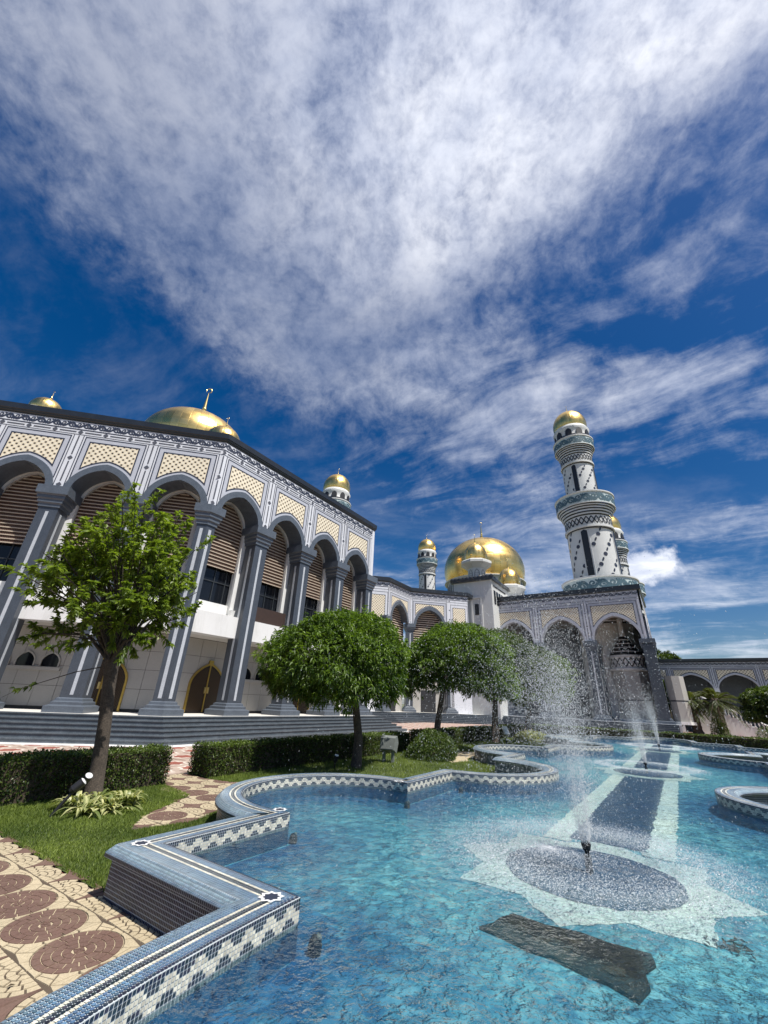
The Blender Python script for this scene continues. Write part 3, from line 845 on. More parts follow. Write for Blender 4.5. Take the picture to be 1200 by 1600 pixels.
_mesh_cache = {}
def bay_meshes(key, P):
    """all shared meshes of one arcade bay; local x along the facade 0..p, y inward, z up"""
    if key in _mesh_cache: return _mesh_cache[key]
    p, c = P['p'], P['p'] / 2; D = {}
    zl, hwo, zao, hwi, zai = P['zl'], P['hwo'], P['zao'], P['hwi'], P['zai']
    ztop = P['ztop']; th = P.get('th', .45)
    # fascia
    xs = [0, c - hwo - .0001] + [c + x for x in arch_xs(hwo)] + [c + hwo + .0001, p]
    zb = [zl, zl] + [arch_z(x - c, hwo, zl, zao) for x in xs[2:-2]] + [zl, zl]
    mb = MB(); n = len(xs)
    vs = [(x, 0, b) for x, b in zip(xs, zb)] + [(x, 0, ztop) for x in xs] + [(x, th, b) for x, b in zip(xs, zb)] + [(x, th, ztop) for x in xs]
    fs = []
    for i in range(n - 1):
        fs += [(i, i + 1, n + i + 1, n + i), (2 * n + i + 1, 2 * n + i, 3 * n + i, 3 * n + i + 1), (i + 1, i, 2 * n + i, 2 * n + i + 1)]
    mb.add(vs, fs); D['fascia'] = mb.mesh('fascia', 'facade_white')
    # arch band and vault
    t = np.linspace(0, 1, 25); mb = MB(); fo = -.06; dep = P.get('vault', 1.25)
    O = [(c + x, arch_z(x, hwo, zl, zao)) for x in arch_xs(hwo, 24)]; I = [(c + x, arch_z(x, hwi, zl, zai)) for x in arch_xs(hwi, 24)]
    m = len(O)
    vs = [(x, fo, z) for x, z in O] + [(x, fo, z) for x, z in I] + [(x, dep, z) for x, z in I] + [(x, .0, z) for x, z in O]
    fs = []
    for i in range(m - 1):
        fs += [(m + i, m + i + 1, i + 1, i), (2 * m + i, 2 * m + i + 1, m + i + 1, m + i), (i, i + 1, 3 * m + i + 1, 3 * m + i)]
    fs += [(0, m, 2 * m, 3 * m)[::-1], (m - 1, 2 * m - 1, 3 * m - 1, 4 * m - 1)]
    mb.add(vs, fs); D['arch_band'] = mb.mesh('arch_band', P.get('band_mat', 'granite_mid'))
    # cream panel
    pw, zpt, gp = P['pw'], P['zpt'], P['gp']
    px = np.linspace(-pw, pw, 27); hwg, zag = hwo + gp, zao + gp
    pb = [min(arch_z(x, hwg, zl, zag), zpt - .02) for x in px]
    mb = MB(); n = len(px)
    mb.add([(c + x, -.010, b) for x, b in zip(px, pb)] + [(c + x, -.010, zpt) for x in px], [(i, i + 1, n + i + 1, n + i) for i in range(n - 1)])
    D['cream_panel'] = mb.mesh('cream_panel', 'cream_tile', uv='xz')
    # grey border frame of the panel
    bw = P.get('bw', .30)
    mb = MB(); q = pw + bw; px2 = np.linspace(-q, q, 29)
    pb2 = [min(max(zl + .02, arch_z(x, hwo + .01, zl, zao + .01)), zpt) for x in px2]; n = len(px2)
    mb.add([(c + x, -.004, b) for x, b in zip(px2, pb2)] + [(c + x, -.004, zpt + bw) for x in px2], [(i, i + 1, n + i + 1, n + i) for i in range(n - 1)])
    D['border'] = mb.mesh('border', 'facade_grey')
    # dark inlay lines
    mb = MB(); f1 = lambda x, z: (x, -.016, z); f2 = lambda x, z: (x, -.013, z)
    mb.ribbon([(c + x, b) for x, b in zip(px, pb)] + [(c + pw, zpt), (c - pw, zpt)], .075, f1, closed=True)
    mb.ribbon([(c - q, max(zl + .05, pb2[0])), (c - q, zpt + bw), (c + q, zpt + bw), (c + q, max(zl + .05, pb2[-1]))], .06, f2)
    zd = P['zd']
    for e in (.16, -.16): mb.ribbon([(.0, zd + e), (p, zd + e)], .032, f2)
    f0, f1z = P['zf0'], P['zf1']
    for z in (f0 - .03, f1z + .03): mb.ribbon([(0, z), (p, z)], .035, f2)
    cl = P['strip'] / 2
    for x0 in (0, p):
        for e in (1, -1):
            x = x0 + e * cl
            if 0 < x < p: mb.ribbon([(x, zl + .05), (x, zd - .2)], .045, f2)
    D['inlay_lines'] = mb.mesh('inlay_lines', 'navy_inlay')
    # dashes and diamonds
    mb = MB(); s = P.get('dia', .10); ndi = P['ndia']
    def dia(x, z): mb.poly([(x - s, z), (x, z - s), (x + s, z), (x, z + s)], lambda a, b: (a, -.018, b))
    def dash(x0, z0, x1, z1): mb.ribbon([(x0, z0), (x1, z1)], .075, f2)
    xsd = [p * k / ndi for k in range(ndi + 1)]
    for k, x in enumerate(xsd):
        if 0 < k < ndi: dia(x, zd)
        if k < ndi: dash(x + s * 1.6, zd, xsd[k + 1] - s * 1.6, zd)
    D['dash_inlay'] = mb.mesh('dash_inlay', 'grey_inlay')
    mb = MB(); nz = P.get('nz', 3); zz = np.linspace(zd, zl + .22, nz)
    for k, z in enumerate(zz):
        dia(0, z)
        if k < nz - 1: dash(0, z - s * 1.6, 0, zz[k + 1] + s * 1.6)
    D['column_inlay'] = mb.mesh('column_inlay', 'grey_inlay')
    # vine scroll frieze
    mb = MB(); h = f1z - f0; nu = max(1, int(round(p / (h * 1.55)))); L = p / nu
    for k in range(nu):
        for pl, w in scroll_unit(L, h): mb.ribbon([(min(p, max(0, x + k * L)), f0 + z) for x, z in pl], w, lambda a, b: (a, -.012, b))
    D['scroll_frieze'] = mb.mesh('scroll_frieze', 'navy_inlay')
    _mesh_cache[key] = D
    return D


def place_bay(parent, key, P, A, az):
    """fascia with its ornaments (one part, several sub-parts)"""
    D = bay_meshes(key, P); rz = radians(90 - az)
    f = link('arch_fascia', D['fascia'], None, parent, (A[0], A[1], 0), rz)
    for k in ('arch_band', 'cream_panel', 'border', 'inlay_lines', 'dash_inlay', 'column_inlay', 'scroll_frieze'):
        link(k, D[k], None, f)
    return f


def rect(hx, hy, cx=0, cy=0): return [(cx - hx, cy - hy), (cx + hx, cy - hy), (cx + hx, cy + hy), (cx - hx, cy + hy)]


def scale_poly(poly, k):
    P = np.array(poly); m = P.mean(0); return [tuple(m + (p - m) * k) for p in P]


def grow(poly, g):
    """offset a convex ccw polygon outwards"""
    return [tuple(x) for x in offset_line(poly, g, True)]


def column_meshes(key, poly, zb, zcap, zl, slab=.26, stripes=None, base_h=.62, mat='granite_dark'):
    if key in _mesh_cache: return _mesh_cache[key]
    D = {}
    mb = MB(); mb.prism(poly, zb + base_h, zcap); D['shaft'] = mb.mesh('shaft', mat)
    mb = MB(); z = zb
    for g0, g1, h in ((.36, .36, .42), (.36, .22, .10), (.20, .20, .18), (.20, .10, .07), (.10, .09, .16), (.08, .02, .07)):
        h *= base_h; mb.frustum(grow(poly, g0), z, grow(poly, g1), z + h); z += h
    D['plinth'] = mb.mesh('plinth', 'granite_mid')
    mb = MB(); H = zl - zcap - .48; z = zcap
    for k, gg in enumerate((.06, .13, .20)):
        h = H / 3; mb.prism(grow(poly, gg), z, z + h * .72); mb.frustum(grow(poly, gg), z + h * .72, grow(poly, gg + .06), z + h); z += h
    mb.prism(grow(poly, slab), z, zl)
    D['capital'] = mb.mesh('capital', 'granite_mid')
    mb = MB()
    for (x0, x1, y) in (stripes or []): mb.box(x0, x1, y - .006, y + .02, zb + base_h + .12, zcap - .22)
    D['stripe'] = mb
    _mesh_cache[key] = D
    return D


# ------------------------------------------------------------------ the main hall
ZP = 1.0
MAIN = dict(p=4.07, zl=12.04, hwo=1.76, zao=13.83, hwi=1.40, zai=13.44, ztop=16.50, pw=1.34, zpt=15.17, gp=.20, zd=15.76, zf0=15.98, zf1=16.46, strip=.52, ndia=3, nz=3, dia=.145)
hall = thing('mosque_hall', 'two-storey mosque hall with dark columns, pointed arches and cream tile panels', 'building')
dl, dr = dirv(AZL), dirv(AZR); nl, nr = np.array([dl[1], -dl[0]]), np.array([dr[1], -dr[0]])
LEFT0 = BEND - dl * 4.07 * 5
END = BEND + dr * (4.07 * 4 + .35)
BACK = END + dirv(AZR - 90) * 14
FACADE = [LEFT0, BEND, END, BACK]

mb = MB(); sweep(mb, FACADE, [(-.02, 16.50), (.03, 16.50), (.05, 16.56), (.09, 16.60), (.11, 16.68), (.15, 16.72), (.15, 17.08), (-.6, 17.08), (-.6, 16.55)]); mb.build('cornice', 'cornice_dark', hall)
inner = [tuple(p) for p in offset_line(FACADE, -.3)]
far_l = LEFT0 - nl * 14
flat_fill('roof', inner + [tuple(far_l)], 16.9, 'wall_white', hall)
# platform, back walls, soffit
wall_line = offset_line(FACADE, -2.6)
mb = MB(); sweep(mb, FACADE, [(.62, ZP - .2), (.62, ZP), (-2.9, ZP), (-2.9, ZP - .2)]); mb.build('platform', 'soffit', hall)
mb = MB(); sweep(mb, FACADE, [(-2.62, ZP), (-2.62, 5.06), (-2.9, 5.06), (-2.9, ZP)]); mb.build('ground_wall', 'joint_dark', hall)
mb = MB(); sweep(mb, FACADE, [(-1.2, 5.02), (-1.2, 5.14), (-2.9, 5.14), (-2.9, 5.02)]); mb.build('soffit', 'soffit', hall)
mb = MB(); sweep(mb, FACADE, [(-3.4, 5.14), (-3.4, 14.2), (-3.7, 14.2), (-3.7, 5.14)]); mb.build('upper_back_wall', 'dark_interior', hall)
mb = MB(); sweep(mb, FACADE, [(-.45, 14.05), (-.45, 14.2), (-3.6, 14.2), (-3.6, 14.05)]); mb.build('gallery_ceiling', 'wall_white', hall)


def screen_meshes(p):
    """the wooden sun screen in its white wall: local bay coordinates, y inward"""
    if 'screen' in _mesh_cache: return _mesh_cache['screen']
    c = p / 2; hw = 1.34; zs = 11.62; za = 13.30; z0 = 9.0; D = {}
    # white wall with the arched opening
    mb = MB(); xs = [.0, c - hw - .0001] + [c + x for x in arch_xs(hw)] + [c + hw + .0001, p]; n = len(xs)
    b = [6.2, 6.2] + [arch_z(x - c, hw, zs, za) for x in xs[2:-2]] + [6.2, 6.2]
    y0, y1 = 1.22, 1.52
    vs = [(x, y0, z) for x, z in zip(xs, b)] + [(x, y0, 14.04) for x in xs] + [(x, y1, z) for x, z in zip(xs, b)] + [(x, y1, 14.04) for x in xs]
    fs = []
    for i in range(n - 1): fs += [(i, i + 1, n + i + 1, n + i), (2 * n + i + 1, 2 * n + i, 3 * n + i, 3 * n + i + 1), (i + 1, i, 2 * n + i, 2 * n + i + 1)]
    mb.add(vs, fs)
    mb.box(c - hw, c + hw, y0 + .06, y1, 6.2, 6.95)
    D['wall'] = mb.mesh('gallery_wall', 'wall_white')
    mb = MB(); yb = 1.40
    bx = arch_xs(hw - .02, 20); n = len(bx)
    mb.add([(c + x, yb, max(z0, arch_z(x, hw - .02, zs, za - .02))) for x in bx] + [(c + x, yb, z0) for x in bx], [(i, i + 1, n + i + 1, n + i)[::-1] for i in range(n - 1)])
    D['back'] = mb.mesh('screen', 'screen_dark')
    mb = MB(); z = z0 + .02
    while z < za - .08:
        w = hw - .05
        if z > zs:
            # half width of the arch at this height
            lo, hi = 0.0, hw
            for _ in range(24):
                mid = (lo + hi) / 2
                if arch_z(mid, hw, zs, za) > z + .10: lo = mid
                else: hi = mid
            w = lo - .03
        if w > .12: mb.box(c - w, c + w, 1.275, 1.345, z, z + .055)
        z += .215
    D['slats'] = mb.mesh('slat_rows', 'screen_slat')
    mb = MB()
    for k in range(31):
        x = -hw + .06 + (2 * hw - .12) * k / 30
        zt = arch_z(x, hw, zs, za) - .05
        zz = z0 + .12
        while zz < zt - .1:
            mb.add([(c + x - .022, 1.315, zz - .03), (c + x + .022, 1.315, zz - .03), (c + x + .030, 1.315, zz + .04), (c + x, 1.315, zz + .11), (c + x - .030, 1.315, zz + .04)], [(0, 1, 2, 3, 4)]); zz += .215
    D['bead'] = mb.mesh('spindles', 'screen_wood')
    mb = MB(); f = lambda x, z: (x, 1.205, z)
    mb.ribbon([(c - hw + .0, 6.98)] + [(c + x, arch_z(x, hw, zs, za)) for x in arch_xs(hw)] + [(c + hw, 6.98)], .07, f)
    D['frame'] = mb.mesh('screen_frame', 'granite_light')
    mb = MB(); mb.box(c - hw, c + hw, 1.60, 1.63, 6.9, 9.1); D['glass'] = mb.mesh('window_pane', 'window_glass')
    mb = MB()
    for x in (-.62, .2, 1.0): mb.box(c + x - .03, c + x + .03, 1.55, 1.60, 6.9, 9.05)
    mb.box(c - hw, c + hw, 1.55, 1.60, 8.2, 8.26)
    D['mull'] = mb.mesh('mullion', 'window_frame')
    mb = MB(); mb.box(.48, p - .48, .36, 1.22, 5.02, 6.22); D['balcony'] = mb.mesh('balcony', 'wall_white')
    mb = MB()
    for s in (-1, 1):
        x0 = c + s * (hw + .13)
        mb.frustum(rect(.13, .10, x0, .98), 6.22, rect(.19, .20, x0, .98), 6.66)
        mb.box(x0 - .17, x0 + .17, 1.04, 1.23, 6.66, 11.9)
    D['bracket'] = mb.mesh('pilaster', 'wall_white')
    mb = MB(); mb.box(c - hw, c + hw, .50, .54, 6.22, 7.15)
    D['rail'] = mb.mesh('balustrade', 'screen_dark')
    _mesh_cache['screen'] = D
    return D


def ogee(hw, z0, zs, za, n=10):
    """outline of a small pointed window or door leaf"""
    return [(-hw, z0)] + [(x, arch_z(x, hw, zs, za, .30)) for x in arch_xs(hw, 2 * n)] + [(hw, z0)]


def slab_poly(mb, pts, y0, y1):
    n = len(pts)
    mb.add([(x, y0, z) for x, z in pts] + [(x, y1, z) for x, z in pts], [tuple(range(n))[::-1], tuple(range(n, 2 * n))] + [(i, (i + 1) % n, n + (i + 1) % n, n + i) for i in range(n)])
    return mb


PANEL_ME = None
def wall_panels(parent, A, az, s0, s1):
    """large stone panels cladding the recessed ground-floor wall"""
    global PANEL_ME
    w = 1.0; rows = 4; hh = (5.0 - (ZP + .14)) / rows
    if PANEL_ME is None:
        mb = MB(); mb.box(-w / 2 + .009, w / 2 - .009, -.03, 0, -hh / 2 + .009, hh / 2 - .009); PANEL_ME = mb.mesh('stone_panel', 'stone_panel')
    wall = empty('wall_cladding', (A[0], A[1], 0), radians(90 - az), parent)
    x = s0 + .5
    while x < s1 - .2:
        for j in range(rows): link('stone_panel', PANEL_ME, None, wall, (x, 2.62 - RNG.random() * .006, ZP + .14 + hh * (j + .5)))
        x += w


def wall_door(parent, A, az, s):
    rz = radians(90 - az); y = 2.62; t = dirv(az)
    dn = empty('door', (A[0] + t[0] * s, A[1] + t[1] * s, 0), rz, parent)
    if 'door' not in _mesh_cache:
        D = {}; o = ogee(1.18, ZP, ZP + 1.50, ZP + 2.72); i_ = ogee(1.08, ZP + .06, ZP + 1.48, ZP + 2.60); n = len(o)
        mb = MB(); mb.add([(x, y - .13, z) for x, z in o] + [(x, y - .13, z) for x, z in i_] + [(x, y, z) for x, z in o] + [(x, y - .03, z) for x, z in i_],
               sum([[(k, k + 1, n + k + 1, n + k), (k + 1, k, 2 * n + k, 2 * n + k + 1), (n + k, n + k + 1, 3 * n + k + 1, 3 * n + k)] for k in range(n - 1)], []))
        mb.box(-.14, .14, y - .15, y - .04, ZP + 2.60, ZP + 2.86)
        D['f'] = mb.mesh('door_frame', 'gold_paint')
        for s_, nm in ((-1, 'l'), (1, 'r')):
            half = [(x, z) for x, z in i_ if x * s_ >= -.001]; half = half + [(0.02 * s_, ZP + .06)] if s_ < 0 else [(0.02, ZP + .06)] + half
            mb = MB(); slab_poly(mb, half, y - .09, y - .04); D[nm] = mb.mesh('door_leaf', 'door_dark')
        mb = MB(); mb.box(-.035, .035, y - .125, y - .09, ZP + .06, ZP + 2.62); D['b'] = mb.mesh('meeting_stile', 'gold_paint')
        for s_, nm in ((-1, 'h0'), (1, 'h1')):
            mb = MB(); mb.box(s_ * .095 - .055, s_ * .095 + .055, y - .15, y - .09, ZP + 1.05, ZP + 1.38); D[nm] = mb.mesh('handle', 'brass')
        mb = MB(); fn = lambda x, z: (x, y - .094, z)
        for k in range(-18, 19):
            for sg in (1, -1):
                seg = []
                for x in np.linspace(-1.04, 1.04, 40):
                    z = ZP + 1.2 + sg * (x - k * .13)
                    if ZP + .12 < z < arch_z(x, 1.06, ZP + 1.46, ZP + 2.5, .3): seg.append((x, z))
                if len(seg) > 1: mb.ribbon([seg[0], seg[-1]], .024, fn)
        D['g'] = mb.mesh('door_lattice', 'door_lattice'); _mesh_cache['door'] = D
    D = _mesh_cache['door']
    for k, nm in (('f', 'frame'), ('l', 'leaf'), ('r', 'leaf'), ('b', 'meeting_stile'), ('h0', 'handle'), ('h1', 'handle'), ('g', 'lattice')): link(nm, D[k], None, dn)


def wall_windows(parent, A, az, s):
    rz = radians(90 - az); y = 2.62; t = dirv(az)
    if 'win' not in _mesh_cache:
        o = ogee(.40, 3.0, 3.25, 3.66); oo = ogee(.46, 2.97, 3.25, 3.75); n = len(o); D = {}
        mb = MB(); slab_poly(mb, o, y - .055, y - .02); D['g'] = mb.mesh('pane', 'window_glass')
        mb = MB(); mb.add([(x, y - .12, z) for x, z in oo] + [(x, y - .12, z) for x, z in o] + [(x, y, z) for x, z in oo] + [(x, y - .03, z) for x, z in o],
               sum([[(k, k + 1, n + k + 1, n + k), (k + 1, k, 2 * n + k, 2 * n + k + 1), (n + k, n + k + 1, 3 * n + k + 1, 3 * n + k)] for k in range(n - 1)], []))
        D['f'] = mb.mesh('frame', 'stone_panel')
        mb = MB(); mb.box(-.585, .575, y - .16, y, 2.80, 2.97); D['s'] = mb.mesh('sill', 'stone_panel'); _mesh_cache['win'] = D
    D = _mesh_cache['win']
    for dx in (-1.16, 0, 1.16):
        wn = empty('window', (A[0] + t[0] * (s + dx), A[1] + t[1] * (s + dx), 0), rz, parent)
        link('pane', D['g'], None, wn); link('frame', D['f'], None, wn); link('sill', D['s'], None, wn)


COL_POLY = rect(.48, .48, 0, .48)
CD = column_meshes('col', COL_POLY, ZP, 10.85, 12.04, .30)
def col_stripes(key, zb, zt, w=.48):
    if key in _mesh_cache: return _mesh_cache[key]
    mb = MB()
    mb.box(-.075, .075, -.008, .01, zb, zt)
    for s in (-1, 1): mb.box(s * w - .008, s * w + .008, .34, .50, zb, zt)
    _mesh_cache[key] = mb.mesh('stripe', 'granite_light'); return _mesh_cache[key]
STR = col_stripes('stripe', ZP + .74, 10.6)
def place_column(parent, A, az, D=None, stripe=None):
    D = D or CD
    cl = link('column', D['shaft'], None, parent, (A[0], A[1], 0), radians(90 - az))
    link('plinth', D['plinth'], None, cl); link('capital', D['capital'], None, cl); link('stripe', stripe or STR, None, cl)


SD = screen_meshes(4.07)
def hall_bay(A, az, kind, rail=False):
    place_bay(hall, 'main', MAIN, A, az)
    rz = radians(90 - az)
    w = link('gallery_wall', SD['wall'], None, hall, (A[0], A[1], 0), rz)
    link('pilaster', SD['bracket'], None, w)
    s = link('screen', SD['back'], None, hall, (A[0], A[1], 0), rz)
    for k, nm in (('slats', 'slat_rows'), ('bead', 'spindles'), ('frame', 'screen_frame')):
        o = link(nm, SD[k], None, s)
        if k != 'frame': o['kind'] = 'stuff'
    wn = link('gallery_window', SD['glass'], None, hall, (A[0], A[1], 0), rz); link('mullion', SD['mull'], None, wn)
    link('balcony', SD['balcony'], None, hall, (A[0], A[1], 0), rz)
    if rail: link('balustrade', SD['rail'], None, hall, (A[0], A[1], 0), rz)


for k in range(4):
    A = BEND + dr * 4.07 * k
    hall_bay(A, AZR, 'door' if k % 2 == 0 else 'window', rail=(k == 1))
    place_column(hall, BEND + dr * 4.07 * (k + 1), AZR)
for k in range(5):
    A = BEND - dl * 4.07 * (k + 1)
    hall_bay(A, AZL, 'door' if k % 2 == 0 else 'window')
    place_column(hall, A, AZL)
wall_panels(hall, BEND, AZR, 1.1, 17.0); wall_panels(hall, BEND, AZL, -21.0, -1.1)
for sd, a_ in ((1, AZR), (-1, AZL)):
    wall_door(hall, BEND, a_, sd * 3.9); wall_windows(hall, BEND, a_, sd * 7.8); wall_door(hall, BEND, a_, sd * 11.7)
wall_windows(hall, BEND, AZL, -15.6)
# the column at the bend has two fronts
def corner_poly(w=.55, dep=.95):
    a = -dl * w; b = dr * w
    return [tuple(a), (0.0, 0.0), tuple(b), tuple(b - nr * dep * .8), tuple(a - nl * dep * .8)]
CP = corner_poly()
KD = column_meshes('corner', CP, ZP, 10.85, 12.04, .28)
mb = MB()
for dv, nv, s in ((dl, nl, -1), (dr, nr, 1)):
    for (a, b) in ((.17, .34),):
        p0 = dv * s * a; p1 = dv * s * b
        q = [p0 + nv * .008, p1 + nv * .008, p1 - nv * .02, p0 - nv * .02]
        if s < 0: q = q[::-1]
        mb.prism([tuple(x) for x in q], ZP + .74, 10.6)
cs = link('column', KD['shaft'], None, hall, (BEND[0], BEND[1], 0)); link('plinth', KD['plinth'], None, cs); link('capital', KD['capital'], None, cs); mb.build('stripe', 'granite_light', cs)
# end pier of the right wing
mb = MB(); mb.box(-.02, .42, 0, 12, 12.04, 16.5); mb.build('end_wall', 'facade_white', hall, loc=(*(END - dr * .4), 0), rotz=radians(90 - AZR))
mb = MB(); mb.box(-.6, .30, 1.9, 12, ZP, 12.04); mb.build('end_wall', 'wall_white', hall, loc=(*(END - dr * .4), 0), rotz=radians(90 - AZR))

# steps round the hall
steps = thing('granite_steps', 'dark polished granite steps wrapping round the foot of the tall hall', 'steps')
NSTEP = 6; RISE = ZP / NSTEP
for k in range(NSTEP):
    o0 = .60 + .30 * k; o1 = o0 + .34; z1 = ZP - RISE * k - (.004 if k == 0 else 0)
    if k == 0: o0, o1 = .50, .92
    mb = MB(); sweep(mb, FACADE, [(o0 - .1, z1 - RISE - .05), (o1 - .035, z1 - RISE - .05), (o1 - .035, z1 - .045), (o1, z1 - .04), (o1, z1), (o0 - .1, z1)])
    mb.build('step', 'granite_step', steps)
kerb = MB(); sweep(kerb, FACADE, [(2.35, -.02), (2.95, -.02), (2.95, .0), (2.35, .0)]); kerb.build('kerb_strip', 'wall_white', steps)
# ------------------------------------------------------------------ link wing behind the trees
W1 = np.array([1.05, 52.42]); W2 = W1 + dr * 5.75; W3 = W2 + dl * 8.5; W0 = W1 - dl * 9
link_w = thing('link_wing', 'lower-looking linking wing with two shuttered arches beyond the hall corner', 'building')
LW = dict(p=5.6, zl=11.9, hwo=2.30, zao=14.42, hwi=1.95, zai=13.95, ztop=16.3, pw=2.08, zpt=14.72, gp=.10, zd=15.45, zf0=15.72, zf1=16.22, strip=.56, ndia=4, nz=3, dia=.11, bw=.34, vault=1.0)
LWF = [W0, W1, W2, W3, W3 + dirv(AZR) * 4]
mb = MB(); sweep(mb, LWF, [(-.02, 16.30), (.06, 16.30), (.2, 16.4), (.2, 16.9), (-.6, 16.9), (-.6, 16.35)]); mb.build('cornice', 'cornice_dark', link_w)
place_bay(link_w, 'linkA', dict(LW, p=5.75), W1, AZR)
place_bay(link_w, 'linkB', LW, W2, AZL)
def tall_panel(A, az, x0, x1, parent):
    """flat facade piece with one tall cream panel"""
    rz = radians(90 - az); w = x1 - x0
    f = MB(); f.box(x0, x1, 0, .4, 1.0, 16.3); fo = f.build('panel_fascia', 'facade_white', parent, loc=(A[0], A[1], 0), rotz=rz)
    m = MB(); m.add([(x0 + .62, -.010, 8), (x1 - .42, -.010, 8), (x1 - .42, -.010, 14.55), (x0 + .62, -.010, 14.55)], [(0, 1, 2, 3)]); m.build('cream_panel', 'cream_tile', fo, uv='xz')
    m = MB(); fn = lambda x, z: (x, -.014, z)
    m.ribbon([(x0 + .62, 8), (x0 + .62, 14.55), (x1 - .42, 14.55), (x1 - .42, 8)], .06, fn); m.ribbon([(x0 + .3, 8), (x0 + .3, 14.95), (x1 - .1, 14.95), (x1 - .1, 8)], .045, fn)
    for z in (15.3, 15.62, 15.69, 16.25): m.ribbon([(x0, z), (x1, z)], .035, fn)
    h = .5; nu = max(1, int(round(w / 1.0))); L = w / nu
    for k in range(nu):
        for pl, ww in scroll_unit(L, h): m.ribbon([(min(x1, x0 + x + k * L), 15.72 + z) for x, z in pl], ww, fn)
    m.build('inlay_lines', 'navy_inlay', fo)
    m = MB()
    for z in np.linspace(15.45, 9, 6): m.poly([(x0 - .0 + .11 - .11, z), (x0 + .11, z - .11), (x0 + .22, z), (x0 + .11, z + .11)], lambda a, b: (a, -.016, b))
    m.build('dash_inlay', 'grey_inlay', fo)
tall_panel(W2, AZL, 5.6, 8.5, link_w)
tall_panel(W1, AZL, -3.6, 0.0, link_w)
LCD = column_meshes('linkcol', rect(.45, .45, 0, .45), ZP, 10.9, 11.9, .25)
LST = col_stripes('linkstripe', ZP + .74, 10.6, .45)
for A, az in ((W1, AZR), (W2, AZL), (W2 + dl * 5.6, AZL)): place_column(link_w, A, az, LCD, LST)
for A, az, p in ((W1, AZR, 5.75), (W2, AZL, 5.6)):
    rz = radians(90 - az)
    mb = MB(); mb.box(.3, p - .3, .95, 1.1, ZP, 8.6); mb.build('lower_wall', 'stone_panel', link_w, loc=(A[0], A[1], 0), rotz=rz)
    mb = MB(); mb.box(.2, p - .2, 1.0, 1.05, 8.6, 14.2); s = mb.build('screen', 'screen_dark', link_w, loc=(A[0], A[1], 0), rotz=rz)
    mb = MB(); z = 8.7
    while z < 14.0: mb.box(.3, p - .3, .90, .98, z, z + .11); z += .30
    mb.build('slat_rows', 'screen_slat', s, kind='stuff')
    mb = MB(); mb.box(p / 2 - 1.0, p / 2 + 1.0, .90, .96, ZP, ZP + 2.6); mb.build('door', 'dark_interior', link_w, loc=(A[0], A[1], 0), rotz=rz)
mb = MB(); sweep(mb, LWF, [(.8, -.02), (.8, ZP), (-1.2, ZP), (-1.2, -.02)]); mb.build('platform', 'soffit', link_w)
steps2 = thing('granite_steps', 'pale grey steps in front of the linking wing behind the trees', 'steps')
for k in range(NSTEP):
    mb = MB(); o1 = 1.1 + .36 * k; z1 = ZP - RISE * k
    sweep(mb, [W0, W1, W2, W3 + dl * 3], [(o1 - .5, z1 - RISE - .05), (o1 - .035, z1 - RISE - .05), (o1 - .035, z1 - .05), (o1, z1 - .045), (o1, z1 - .003), (o1 - .5, z1 - .003)])
    mb.build('step', 'granite_step', steps2)

# ------------------------------------------------------------------ stair tower with turrets
tower = thing('stair_tower', 'plain pale stone tower block with slit windows and a dark roof edge', 'tower', (13.0, 60.2, 0), radians(90 - 124.13))
# local x runs along the pavilion face (to the right and nearer), y into the block
mb = MB(); mb.box(-2.4, 3.6, .4, 9, 0, 19.0); mb.build('block_wall', 'tower_white', tower)
mb = MB(); mb.box(-2.75, 3.95, .05, 9.3, 19.0, 19.45); mb.build('roof_edge', 'cornice_dark', tower)
mb = MB()
for k in range(11):
    mb.lathe([(.38, 19.45), (.34, 19.65), (.12, 19.85), (.02, 19.9)], 8, -2.5 + k * .62, .35)
mb.build('crenel', 'cornice_dark', tower)
for z0, z1 in ((14.0, 15.6), (9.0, 12.6)):
    mb = MB(); mb.box(.9, 1.5, .34, .5, z0, z1); mb.build('slit_window', 'dark_interior', tower)
mb = MB()
for x in (.45, 1.95): mb.box(x - .12, x + .12, .22, .4, 6, 16.6)
mb.box(.45, 1.95, .22, .4, 16.4, 16.6); mb.build('slit_frame', 'tower_white', tower)
for k in range(5):
    mb = MB(); mb.box(3.58, 3.66, 1.2 + k * 1.1, 1.9 + k * 1.1, 15.6, 17.6); mb.build('slit_window', 'window_glass', tower)
mb = MB()
for k in range(14): mb.box(3.58, 3.66, 1.0 + k * .42, 1.25 + k * .42, 18.1, 18.35)
mb.build('vent_row', 'dark_interior', tower)
mb = MB(); mb.box(-2.4, 3.6, 9, 24, 0, 16.0); mb.build('block_wall', 'tower_white', tower)


def onion(r, z0, h, n=20, waist=.90):
    """dome profile: slightly bulging, pointed top"""
    pr = []
    for i in range(n + 1):
        t = i / n
        a = -0.38 + t * (pi / 2 + .38)
        rr = cos(a); zz = (sin(a) + sin(.38)) / (1 + sin(.38))
        pr.append((max(.001, r * rr), z0 + h * zz))
    pr[-1] = (.015 * r, z0 + h * 1.0)
    return pr


def finial(mb, z, s):
    mb.lathe([(.34 * s, z - .1 * s), (.30 * s, z + .1 * s), (.12 * s, z + .45 * s), (.20 * s, z + .6 * s), (.20 * s, z + .75 * s), (.11 * s, z + .85 * s), (.16 * s, z + 1.0 * s), (.13 * s, z + 1.1 * s), (.03 * s, z + 2.4 * s), (.012 * s, z + 2.45 * s)], 12)
    pts = [(.20 * s * cos(a), 0, z + 2.68 * s + .20 * s * sin(a)) for a in np.linspace(-pi * .9 + pi / 2 - .6, pi * .9 + pi / 2 - .6 - .2, 14)]
    mb.tube(pts, [.012 * s + .03 * s * sin(pi * k / 13) for k in range(14)], 6)
    return mb


